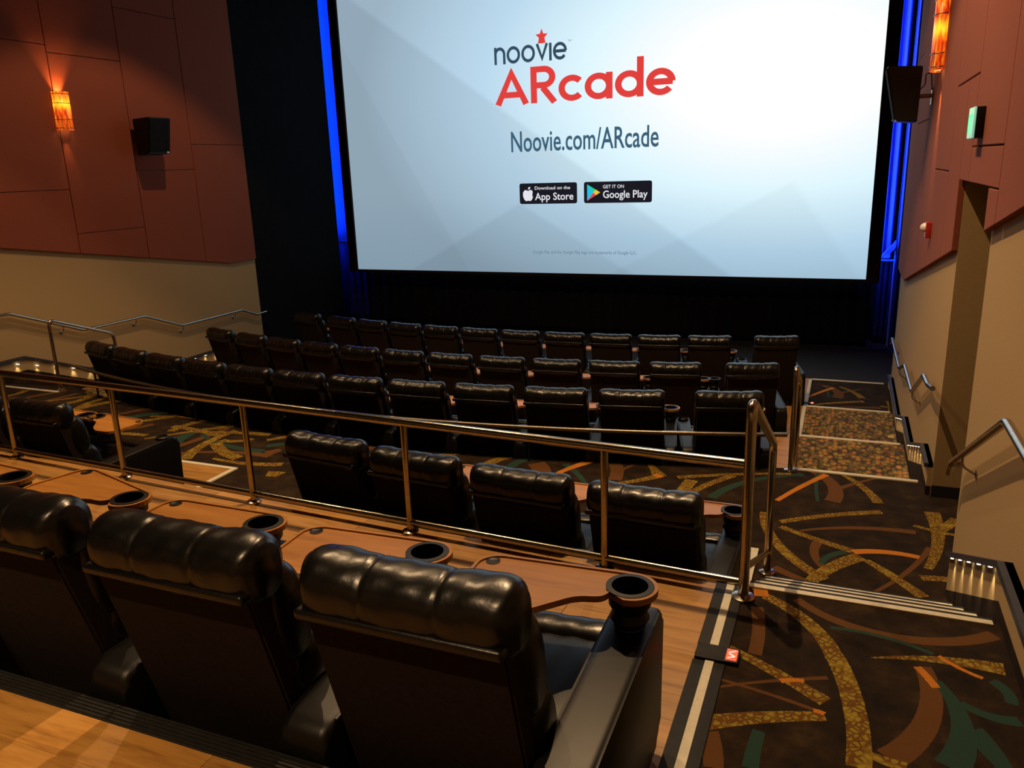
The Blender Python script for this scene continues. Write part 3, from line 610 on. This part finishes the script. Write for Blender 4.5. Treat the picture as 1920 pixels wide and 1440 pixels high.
def word(txt, X, wd, x0, x1, z0, gap, m, name, y=-.004):
    adv = 0
    for ch in txt: adv += glyph(ch, X, 0, wd)[1]
    adv += gap*(len(txt)-1); k = (x1-x0)/adv; x = 0
    for ch in txt:
        st, a = glyph(ch, X, x, wd); bm = bmesh.new()
        for j, s_ in enumerate(st):
            if s_[0] == 'c': ribbon(bm, s_[1], wd, y-.0006*j, True)
            else: ribbon(bm, s_, wd, y-.0006*j)
        for v in bm.verts: v.co.x = x0+v.co.x*k; v.co.z += z0
        finish(name, bm, m, sc); x += a+gap
word('noovie', .335, .062, -7.02, -5.43, 2.035, .03, INK['slate'], 'letter')
word('ARcade', .50, .118, -7.03, -3.24, 1.235, .040, INK['red'], 'letter')
bm = bmesh.new()   # star over the v
vs = [bm.verts.new((-5.965+(.15 if k % 2 == 0 else .068)*math.sin(k*PI/5)*(.92), -.006, 2.50+(.15 if k % 2 == 0 else .068)*math.cos(k*PI/5)*(1.0 if k != 5 else 1.9))) for k in range(10)]
ctr = bm.verts.new((-5.965, -.006, 2.50))
for k in range(10): bm.faces.new((vs[k], vs[(k+1) % 10], ctr))
finish('star', bm, INK['red'], sc)
def text(txt, x0, x1, z0, hgt, m, name='lettering', y=-.008, bold=0, parent=sc):
    cu = bpy.data.curves.new(name, 'FONT'); cu.body = txt; cu.size = 1; cu.offset = bold; cu.resolution_u = 3
    o = bpy.data.objects.new(name, cu); COL.objects.link(o); bpy.context.view_layer.update()
    dg = bpy.context.evaluated_depsgraph_get(); me = bpy.data.meshes.new_from_object(o.evaluated_get(dg)); bpy.data.objects.remove(o)
    xs = [v.co.x for v in me.vertices]; a, b = min(xs), max(xs)
    k = (x1-x0)/(b-a)
    for v in me.vertices: X, Y = v.co.x, v.co.y; v.co = (x0+(X-a)*k, y, z0+Y*hgt/.729)
    me.materials.clear(); me.materials.append(m)
    n = bpy.data.objects.new(name, me); COL.objects.link(n); n.parent = parent; return n
text('Noovie.com/ARcade', -6.70, -3.55, .285, .43, INK['blue_slate'], bold=.012)
text('TM', -5.41, -5.34, 2.36, .035, INK['slate'])
text('Google Play and the Google Play logo are trademarks of Google LLC.', -6.27, -3.97, -1.85, .070, INK['fine'], bold=.012)
def badge(x0, x1, z0, z1):
    bm = bmesh.new(); pts = round_poly([(x0, z0), (x1, z0), (x1, z1), (x0, z1)], .05)
    bm.faces.new([bm.verts.new((p[0], -.005, p[1])) for p in pts]); return finish('badge', bm, INK['badge'], sc)
badge(-6.54, -5.25, -.80, -.37); badge(-5.10, -3.67, -.80, -.37)
text('Download on the', -6.19, -5.40, -.505, .070, INK['white'], bold=.008); text('App Store', -6.19, -5.33, -.72, .155, INK['white'], bold=.012)
text('GET IT ON', -4.69, -4.25, -.505, .070, INK['white'], bold=.008); text('Google Play', -4.69, -3.76, -.70, .155, INK['white'], bold=.012)
def flat(name, pts, m, y=-.008):
    bm = bmesh.new(); f = bm.faces.new([bm.verts.new((p[0], y, p[1])) for p in pts]); bmesh.ops.triangulate(bm, faces=[f]); return finish(name, bm, m, sc)
ax, az = -6.345, -.605
ap = [(0, .075), (.035, .095), (.075, .095), (.105, .07), (.078, .035), (.076, -.01), (.112, -.045), (.085, -.105), (.05, -.135), (.015, -.125), (-.02, -.128), (-.05, -.135), (-.09, -.10), (-.118, -.03), (-.115, .045), (-.08, .092), (-.035, .095)]
flat('fruit_logo', [(ax+p[0], az+p[1]) for p in ap], INK['white']); flat('fruit_leaf', [(ax+.0, az+.105), (ax+.045, az+.12), (ax+.05, az+.165), (ax+.01, az+.15)], INK['white'])
px, pz = -5.03, -.585
flat('logo_triangle', [(px, pz-.165), (px, pz+.165), (px+.15, pz)], INK['cyan']); flat('logo_triangle', [(px, pz+.165), (px+.19, pz+.055), (px+.13, pz)], INK['green'], -.009)
flat('logo_triangle', [(px+.19, pz+.055), (px+.28, pz), (px+.19, pz-.055), (px+.13, pz)], INK['yellow'], -.009); flat('logo_triangle', [(px, pz-.165), (px+.13, pz), (px+.19, pz-.055)], INK['pink'], -.0095)

# black skirt under the screen
def drape(name, label, x0, x1, y, z0, z1, m, folds, depth, pinch=None, kind=None, nz=10, cat='curtain'):
    bm = bmesh.new(); nx = folds*8; g = []
    for j in range(nz+1):
        z = z0+(z1-z0)*j/nz; row = []
        for i in range(nx+1):
            u = i/nx; x = x0+(x1-x0)*u
            k = 1
            if pinch:
                d = (z-pinch[1])/(pinch[2]); k = 1-.62*math.exp(-d*d)
                x = pinch[0]+(x-pinch[0])*k
            row.append(bm.verts.new((x, y+depth*k*math.sin(u*folds*2*PI)+.35*depth*math.sin(u*folds*4.3*PI+z*.6), z)))
        g.append(row)
    for a, b in zip(g, g[1:]):
        for i in range(nx): bm.faces.new((a[i], a[i+1], b[i+1], b[i]))
    o = finish(name, bm, m, None, True)
    sm = o.modifiers.new('thick', 'SOLIDIFY'); sm.thickness = .006
    tag(o, label, cat, None, kind); return o
drape('screen_skirt', 'black cloth skirt hanging below the cinema screen', XA+.0, XB+.1, SY+.35, ZF, ZS0+.15, 'black_cloth', 40, .03)
# blue-lit wings
b1 = drape('blue_curtain', 'bright blue lit curtain strip between black wall and screen on the left', -12.6, XA-.1, 16.95, -1.68, CZ, 'drape', 9, .006)
b2 = drape('blue_curtain', 'dim blue lower curtain below the left edge of the screen', -12.6, XA+.12, 16.9, ZF, -1.70, 'drape_shaded', 10, .02)
b3 = drape('blue_curtain', 'wide bright blue lit curtain hanging right beside the screen masking', .56, .835, 17.05, -1.95, CZ, 'drape', 2, .03, nz=10)
b5 = drape('blue_curtain', 'narrow bright blue lit curtain strip nearest the right wall', .90, .965, 17.0, -1.95, CZ, 'drape', 1, .02, nz=10)
b4 = drape('blue_curtain', 'dimly lit blue lower curtain behind the pipe frame on the right', .62, 1.0, 17.15, ZF, -1.97, 'drape_shaded', 4, .02)
t = thing('pipe_stand', (0, 0, 0), 'blue lit pipe frame standing at the right of the screen', 'pipe frame')
bm = bmesh.new(); tube(bm, [(.60, 16.9, -1.97), (.92, 16.9, -1.97)], .02, 10); finish('crossbar', bm, 'drape', t, True, 60)
bm = bmesh.new()
for k in range(5): tube(bm, [(.66+.03*k, 16.93-.01*k, -1.93), (.74+.02*k, 16.90, -1.80+.02*(k % 2)), (.87+.005*k, 16.90-.006*k, -1.66-.02*k), (.90, 16.90, -1.60)], .026, 8, .05)
finish('gathered_cloth', bm, 'drape', t, True)
bm = bmesh.new(); tube(bm, [(.90, 16.9, ZF), (.90, 16.9, -1.6)], .02, 10); finish('upright', bm, 'drape', t, True, 60)
bm = bmesh.new(); tube(bm, [(.15, 16.3, ZF+.06), (.88, 16.3, ZF+.06)], .018, 10); finish('floor_bar', bm, 'drape_shaded', t, True, 60)
BL = (.0, .075, 1)
area('blue_wash_left', (-11.9, 16.5, 1.5), (-11.3, 16.95, 1.5), 120, .3, 6.0, BL)
area('blue_wash_right', (.25, 16.62, 1.0), (.85, 17.05, 1.0), 130, .2, 5.8, BL)
area('blue_wash_low_left', (-11.6, 16.6, -1.8), (-11.3, 16.9, -2.4), 3, .3, .2, BL)
area('blue_wash_low', (.80, 16.8, -1.9), (.82, 17.1, -2.8), 1.2, .2, .2, BL)
# ------------------------------------------------------------------ recliners
def cushion(name, m, W, ry_, rz_, cy, cz, tilt=0, seams=(), p=2.6, parent=None, nx=36, nt=26, sag=.012):
    """a stuffed roll along x: superellipse section, pinched at the seams and gathered at the ends"""
    bm = bmesh.new(); rings = []
    random.seed(3)
    for i in range(nx+1):
        u = -1+2*i/nx; x = u*W/2
        e = (1-abs(u)**16)**.40 if abs(u) < 1 else 0
        e = max(e, .55)
        k = 1
        for s in seams: k -= .035*math.exp(-((x-s)/.007)**2)
        for a, b in zip((-W/2,)+tuple(seams), tuple(seams)+(W/2,)):
            if a <= x <= b and seams: k += .016*math.sin(PI*(x-a)/(b-a))
        ring = []
        for j in range(nt):
            th = 2*PI*j/nt; c, s_ = math.cos(th), math.sin(th)
            y = ry_*math.copysign(abs(c)**(2/p), c); z = rz_*math.copysign(abs(s_)**(2/p), s_)
            wr_ = 1+.012*math.sin(x*70+th*3)+.010*math.sin(x*31-th*5)
            y *= e*k*wr_; z *= (.5+.5*e)*k*wr_
            y2 = y*math.cos(tilt)-z*math.sin(tilt); z2 = y*math.sin(tilt)+z*math.cos(tilt)
            ring.append(bm.verts.new((x, cy+y2, cz+z2-sag*(1-u*u))))
        rings.append(ring)
    for a, b in zip(rings, rings[1:]):
        for j in range(nt): bm.faces.new((a[j], a[(j+1) % nt], b[(j+1) % nt], b[j]))
    bm.faces.new(rings[0]); bm.faces.new(rings[-1])
    return finish(name, bm, m, parent, True)
def arm_mesh(name, x, wd, parent):
    bm = bmesh.new()
    pts = round_poly([(-.43, .05), (.50, .05), (.52, .575), (-.43, .545)], .07, 5)
    vs = prism(bm, pts, 'x', x-wd/2, x+wd/2)
    bmesh.ops.bevel(bm, geom=[e for e in bm.edges if all(abs(v.co.x-e.verts[0].co.x) < 1e-6 for v in e.verts)], offset=.03, segments=3, affect='EDGES', profile=.6)
    return finish(name, bm, 'leather_flat', parent, True, 50)
def cup(parent, x, y, full=True):
    bm = bmesh.new()
    if full: lathe(bm, [(.060, .555), (.050, .575), (.066, .60), (.055, .625), (.070, .65), (.073, .700), (.079, .704), (.079, .712), (.060, .713), (.058, .66), (.052, .60), (0.0005, .598)], x, y, 28)
    else: lathe(bm, [(.055, .555), (.055, .585), (.045, .592), (.040, .575), (.0005, .572)], x, y, 24)
    return finish('cup_holder', bm, 'black', parent, True, 35)
TRAY = [(.02, .088), (-.50, .075), (-.545, -.22), (-.50, -.30), (-.34, -.30), (-.26, -.245), (-.15, -.115), (-.06, -.098), (.0, -.092)]
def tray(parent, x, y, rot=0, mirror=False):
    end = [(.092*math.cos(a), .092*math.sin(a)) for a in [math.radians(-90+i*180/14) for i in range(15)]]
    raw = [(-.50, .072), (-.555, .02), (-.545, -.215), (-.50, -.285), (-.36, -.295), (-.27, -.245), (-.15, -.115), (-.06, -.092)]
    body = round_poly([(-.03, .092)]+raw, .035, 4)[5:]
    out = end+[(-.03, .092)]+body[:]
    hole = [(.074*math.cos(2*PI*i/28), .074*math.sin(2*PI*i/28)) for i in range(28)]
    n = len(out); off = []
    for i in range(n):
        a, b = Vector(out[i-1]), Vector(out[(i+1) % n]); d = (b-a).normalized(); nn = Vector((-d.y, d.x)); off.append(tuple(Vector(out[i])+nn*.012))
    bm = bmesh.new()
    def V(ps, z): return [bm.verts.new((p[0], p[1], z)) for p in ps]
    zb, zt, zl = -.012, .004, .010
    def tess(A, B, z, va, vb):
        tr = tessellate_polygon([[Vector((p[0], p[1], 0)) for p in A], [Vector((p[0], p[1], 0)) for p in B]]); al = va+vb
        for t_ in tr:
            try: bm.faces.new([al[i] for i in t_])
            except ValueError: pass
    ob, ol, il, ib, hb, ht = V(out, zb), V(out, zl), V(off, zl), V(off, zt), V(hole, zb), V(hole, zt)
    def wall(A, B):
        for i in range(len(A)): bm.faces.new((A[i], A[(i+1) % len(A)], B[(i+1) % len(A)], B[i]))
    wall(ob, ol); wall(ol, il); wall(il, ib); tess(off, hole, zt, ib, ht); wall(ht, hb); tess(out, hole, zb, ob, hb)
    M4 = Matrix.Translation((x, y, .700)) @ Matrix.Rotation(rot, 4, 'Z') @ Matrix.Diagonal((-1 if mirror else 1, 1, 1, 1))
    bm.transform(M4)
    o = finish('tray_table', bm, 'tray', parent)
    bm = bmesh.new(); lathe(bm, [(.026, .004), (.026, .0065), (.022, .007), (.020, .0055), (.0005, .0055)], -.50, .025, 20); bm.transform(M4)
    finish('button_cap', bm, 'black', o, True, 40)
    return o
def make_recliner(pitch, left_arm=False, right='tray', left='bare', rot=0):
    t = thing('recliner', (0, 0, 0)); aw = .16 if pitch > .74 else .128; ax_ = pitch/2
    boxo('base', 'black', (-.28, .28, -.22, .40, .0, .30), t, .02)
    b = cushion('seat_cushion', 'leather_flat', .60, .30, .095, .14, .385, 0, (), 3.4, t)
    cushion('front_roll', 'leather', .60, .085, .085, .46, .40, 0, (), 2.3, b)
    cushion('footrest', 'leather_flat', .58, .05, .14, .575, .27, .10, (), 2.8, t)
    # shell of the back, leaning
    bm = bmesh.new()
    pts = round_poly([(-.462, .95), (-.375, .96), (-.15, .12), (-.235, .10)], .02, 3)
    prism(bm, pts, 'x', -.285, .285); bmesh.ops.bevel(bm, geom=[e for e in bm.edges if abs(e.verts[0].co.x-e.verts[1].co.x) < 1e-6], offset=.008, segments=2, affect='EDGES')
    sh = finish('back_shell', bm, 'back_fabric', t, True, 40)
    bm = bmesh.new(); box(bm, -.298, .287, -.490, -.36, .940, .970, .012, 3); finish('back_ledge', bm, 'leather', sh, True, 50)
    cushion('head_cushion', 'leather', .605, .098, .100, -.385, 1.003, .10, (-.105, .105), 2.3, t, 88)
    cushion('shoulder_cushion', 'leather', .60, .090, .17, -.290, .81, .18, (-.105, .105), 2.5, t)
    cushion('lumbar_cushion', 'leather', .60, .10, .15, -.215, .565, .22, (-.105, .105), 2.5, t)
    arm_mesh('armrest', ax_, aw, t)
    if right == 'tray': cup(t, ax_, .355); tray(t, ax_, .355, rot)
    elif right == 'cup': cup(t, ax_, .355)
    elif right == 'bare': cup(t, ax_, .40, False)
    if left_arm:
        arm_mesh('armrest', -ax_, aw, t)
        if left == 'tray': cup(t, -ax_, .355); tray(t, -ax_, .355, 0, True)
        elif left == 'cup': cup(t, -ax_, .355)
        else: cup(t, -ax_, .40, False)
    return t
def copy_tree(o, parent=None):
    c = o.copy(); COL.objects.link(c); c.parent = parent
    for ch in [q for q in bpy.data.objects if q.parent == o]: copy_tree(ch, c)
    return c
protos = {}; used = set()
def place(key, x, ytop, z, heading, label, group, **kw):
    if key not in protos: protos[key] = make_recliner(**kw); o = protos[key]
    else: o = copy_tree(protos[key])
    o.rotation_euler = (0, 0, heading)
    o.location = (x-math.sin(heading)*.42, ytop+math.cos(heading)*.42, z)
    tag(o, label, 'armchair', group); return o
ORD = ['rightmost', 'second from the right', 'third from the right', 'fourth from the right', 'fifth from the right', 'sixth from the right', 'sixth from the left', 'fifth from the left', 'fourth from the left', 'third from the left', 'second from the left', 'leftmost']
g = 'black leather recliners of the nearest row'
NR = [(-.95, 'black leather recliner nearest the viewer, at the aisle end of the nearest row'), (-1.70, 'black leather recliner second from the aisle in the nearest row'),
      (-2.46, 'black leather recliner cut by the left edge of the photo in the nearest row'), (-3.198, 'black recliner beyond the left edge, only its round cup holder and tray show'),
      (-3.953, 'black recliner furthest left in the nearest row, only its cup holder shows')]
for i, (x, l) in enumerate(NR):
    rot = (0, .0, -.02, -.30, -.1)[i]
    place('near%d' % i, x, 1.535+(.02*max(0, i-1)), Z1, -.02 if i > 1 else 0, l, g, pitch=.755, rot=rot)
g = 'recliners on the low wooden platform below the guard rail'
for i, (x, y, hd) in enumerate(((-.885, 3.83, -.03), (-1.60, 3.87, -.05), (-2.325, 3.95, -.08), (-3.04, 4.05, -.10))):
    place('mid', x, y, Z3, hd, 'black recliner %s of the four below the guard rail' % ('rightmost', 'third from the left', 'second from the left', 'leftmost')[i], g, pitch=.72)
g = 'pair of recliners on the left wooden platform'
place('pair_r', -5.76, 4.10, Z3, -.05, 'black recliner with tray on its left arm, right one of the left platform pair', g, pitch=.74, left_arm=True, left='tray', right='bare')
place('pair_l', -6.62, 4.14, Z3, -.05, 'black recliner at the left photo edge, left one of the pair on the left platform', g, pitch=.72, right='tray')
def head(x): return math.atan((x+4.6)/15)
rows = (('back row of the lower block', ZA, 6.72, [-.87]+[-1.73-.712*k for k in range(11)]),
        ('middle row of the lower block', ZB, 9.00, [-.895]+[-1.765-.717*k for k in range(10)]+[-9.0]),
        ('front row nearest the screen', ZC, 11.12, [-.79]+[-1.69-.702*k for k in range(10)]+[-8.87]))
for rn, z, y0, xs in rows:
    for i, x in enumerate(xs):
        hd = head(x)
        key, kw = 'far', dict(pitch=.71)
        if i == 0: key, kw = 'far_end'+rn, dict(pitch=.71, left_arm=True, right='bare' if z == ZB else 'tray', left='cup' if z == ZB else 'bare')
        elif i == 1: key, kw = 'far_cup', dict(pitch=.71)
        place(key, x, arcy(x, y0), z, hd, 'black recliner, %s of twelve in the %s' % (ORD[i], rn), 'recliners of the '+rn, **kw)

# ------------------------------------------------------------------ wall lamps, speakers, signs
def shade_mat():
    m, t, p = mat('mottled_amber_shade'); v = COORD(t)
    n = NOISE(t, MAP(t, v, (26, 26, 5)), 1.0, 3, .6); n2 = NOISE(t, MAP(t, v, (60, 60, 14)), 1, 2)
    f = MATH(t, 'ADD', MATH(t, 'MULTIPLY', n, .7), MATH(t, 'MULTIPLY', n2, .3))
    c = RAMP(t, f, [(.36, (.55, .015, .004)), (.47, (1, .07, .008)), (.58, (1, .26, .015)), (.70, (1, .52, .03))])
    s = N(t, 'ShaderNodeSeparateXYZ'); t.links.new(v, s.inputs[0]); z = s.outputs[2]     # glow of the bulbs inside
    def gl(z0, w): return MATH(t, 'EXPONENT', MATH(t, 'MULTIPLY', MATH(t, 'POWER', MATH(t, 'DIVIDE', MATH(t, 'ABSOLUTE', MATH(t, 'SUBTRACT', z, z0)), w), 2.0), -1.0))
    bulb = MATH(t, 'MULTIPLY_ADD', MATH(t, 'ADD', gl(.37, .10), gl(.72, .12)), 1.2, .75)
    c = MIX(t, MATH(t, 'MULTIPLY', gl(.37, .07), .8), c, (1, .55, .02, 1))
    t.links.new(c, p.inputs['Base Color']); t.links.new(c, p.inputs['Emission Color']); p.inputs['Roughness'].default_value = .4
    t.links.new(MATH(t, 'MULTIPLY', MATH(t, 'MULTIPLY_ADD', f, 2.0, -.25), bulb), p.inputs['Emission Strength'])
    return m
M['shade'] = shade_mat()
def sconce(x, sx, y, z0, z1, label, up, down, wd=.12, dp=.13):
    t = thing('wall_sconce', (x, y, z0), label, 'wall lamp', 'amber wall sconces'); H = z1-z0
    boxo('back_plate', 'dark_steel', (-.012, 0, -wd*.7, wd*.7, .02, H-.02) if sx < 0 else (0, .012, -wd*.7, wd*.7, .02, H-.02), t)
    bm = bmesh.new(); n = 14; A = []
    for z in (0, H):
        A.append([bm.verts.new((sx*(.01+dp*math.sin(PI*i/n)**.6), -wd*math.cos(PI*i/n), z)) for i in range(n+1)])
    for i in range(n): bm.faces.new((A[0][i], A[0][i+1], A[1][i+1], A[1][i]))
    o = finish('shade', bm, 'shade', t, True); sm = o.modifiers.new('thick', 'SOLIDIFY'); sm.thickness = .006
    for z in (.03, .15, H-.16, H-.03):
        bm = bmesh.new(); tube(bm, [(sx*(.016+dp*math.sin(PI*i/n)**.6), -(wd+.006)*math.cos(PI*i/n), z) for i in range(n+1)], .005, 6); finish('metal_band', bm, 'dark_steel', t, True)
    bm = bmesh.new()
    for i in (3, 7, 11): tube(bm, [(sx*(.017+dp*math.sin(PI*i/n)**.6), -(wd+.006)*math.cos(PI*i/n), 0), (sx*(.017+dp*math.sin(PI*i/n)**.6), -(wd+.006)*math.cos(PI*i/n), .16)], .003, 5)
    finish('wire_trim', bm, 'dark_steel', t)
    bm = bmesh.new(); pts = [(sx*(.012+(dp-.012)*math.sin(PI*i/n)**.6), -(wd-.012)*math.cos(PI*i/n)) for i in range(n+1)]; prism(bm, pts, 'z', .02, .025); finish('diffuser', bm, 'lamp_glow', t)
    if up:
        l = spot('sconce_uplight', (sx*.06, 0, H-.12), (sx*.005, 0, H+1), up, 70, .8, (1, .36, .08), .02); l.parent = t
    if down:
        l = spot('sconce_downlight', (sx*.075, 0, -.005), (sx*.02, 0, -1), down, 42, .9, (1, .42, .12), .02); l.parent = t
    return t
sconce(XL+.045, 1, 9.02, .72, 1.26, 'small glowing orange sconce on the maroon left wall', 70, 12)
sconce(XW-.045, -1, 9.15, .745, 1.40, 'tall glowing amber sconce high on the maroon right wall', 20, 60, .15, .11)
def speaker(x, sx, y, label, z=.33, w_=.50, prof=None):
    """prof: side outline (distance from wall, z)"""
    t = thing('wall_speaker', (x, y, z), label, 'speaker', 'black surround speakers')
    bm = bmesh.new(); pts = [(sx*p[0], p[1]) for p in prof]; prism(bm, pts, 'y', -w_/2, w_/2)
    bmesh.ops.bevel(bm, geom=[e for e in bm.edges], offset=.008, segments=2, affect='EDGES'); finish('cabinet', bm, 'black', t, True, 40)
    a, b = Vector(pts[2]), Vector(pts[3]); d = (b-a).normalized(); nn = Vector((d.y, -d.x)) 
    if nn.x*sx < 0: nn = -nn
    g_ = [a+d*.02+nn*.001, b-d*.02+nn*.001, b-d*.02+nn*.014, a+d*.02+nn*.014]
    bm = bmesh.new(); prism(bm, [tuple(q) for q in g_], 'y', -w_/2+.02, w_/2-.02); finish('grille', bm, 'black_cloth', t)
    q = b-d*.035+nn*.016
    bm = bmesh.new(); prism(bm, [tuple(q), tuple(q+d*.022), tuple(q+d*.022+nn*.002), tuple(q+nn*.002)], 'y', w_/2-.09, w_/2-.04); finish('badge', bm, 'white_plastic', t)
    zc = .27
    bm = bmesh.new(); box(bm, *sorted((0, sx*.012)), -.06, .06, zc-.09, zc+.09); tube(bm, [(sx*.01, 0, zc), (sx*(prof[0][0]+.03), 0, zc)], .022, 10); finish('bracket', bm, 'dark_steel', t, True, 40)
    bm = bmesh.new(); tube(bm, [(sx*(prof[0][0]+.01), -.12, zc+.05), (sx*.09, -.12, zc+.10), (sx*.09, -.12, zc+.22), (sx*.04, -.12, zc+.22), (sx*.02, -.12, zc+.05)], .006, 6, .03); finish('cable', bm, 'rubber', t, True)
    return t
speaker(XW-.045, -1, 10.1, 'black tilted speaker bracketed on the right wall beside the screen', .31, .42, [(.14, .0), (.13, .56), (.47, .58), (.345, .02)])
speaker(XL+.045, 1, 10.45, 'black boxy speaker hanging on the maroon left wall', .36, .46, [(.12, .0), (.11, .56), (.46, .58), (.36, .02)])
# exit sign
t = thing('exit_sign', (XW-.045, 6.10, .075), 'green lit EXIT sign on the right wall above the dark passage', 'sign')
boxo('housing', 'black', (-.050, 0, -.12, .12, 0, .19), t, .004)
boxo('face', 'exit_white', (-.066, -.051, -.12, .12, 0, .19), t, .006)
cu = bpy.data.curves.new('exit', 'FONT'); cu.body = 'EXIT'; cu.size = 1; cu.offset = .02
o = bpy.data.objects.new('exit', cu); COL.objects.link(o); bpy.context.view_layer.update()
me = bpy.data.meshes.new_from_object(o.evaluated_get(bpy.context.evaluated_depsgraph_get())); bpy.data.objects.remove(o)
xs_ = [v.co.x for v in me.vertices]; a_, b_ = min(xs_), max(xs_)
for v in me.vertices: X_, Y_ = v.co.x, v.co.y; v.co = (-.0675, .100-(X_-a_)/(b_-a_)*.20, .035+Y_/.729*.12)
me.materials.clear(); me.materials.append(M['exit_green']); n_ = bpy.data.objects.new('lettering', me); COL.objects.link(n_); n_.parent = t
# fire alarm strobe
t = thing('fire_alarm', (XW-.045, 8.75, -.80), 'small red fire alarm strobe with white lens low on the maroon right wall', 'alarm')
boxo('housing', 'red_plastic', (-.05, 0, -.055, .055, 0, .15), t, .008)
bm = bmesh.new(); lathe(bm, [(.045, 0), (.042, .018), (.025, .04), (.001, .046)], 0, 0, 18); o = finish('lens', bm, 'white_plastic', t, True, 50); o.location = (-.05, 0, .10); o.rotation_euler = (0, -PI/2, 0)
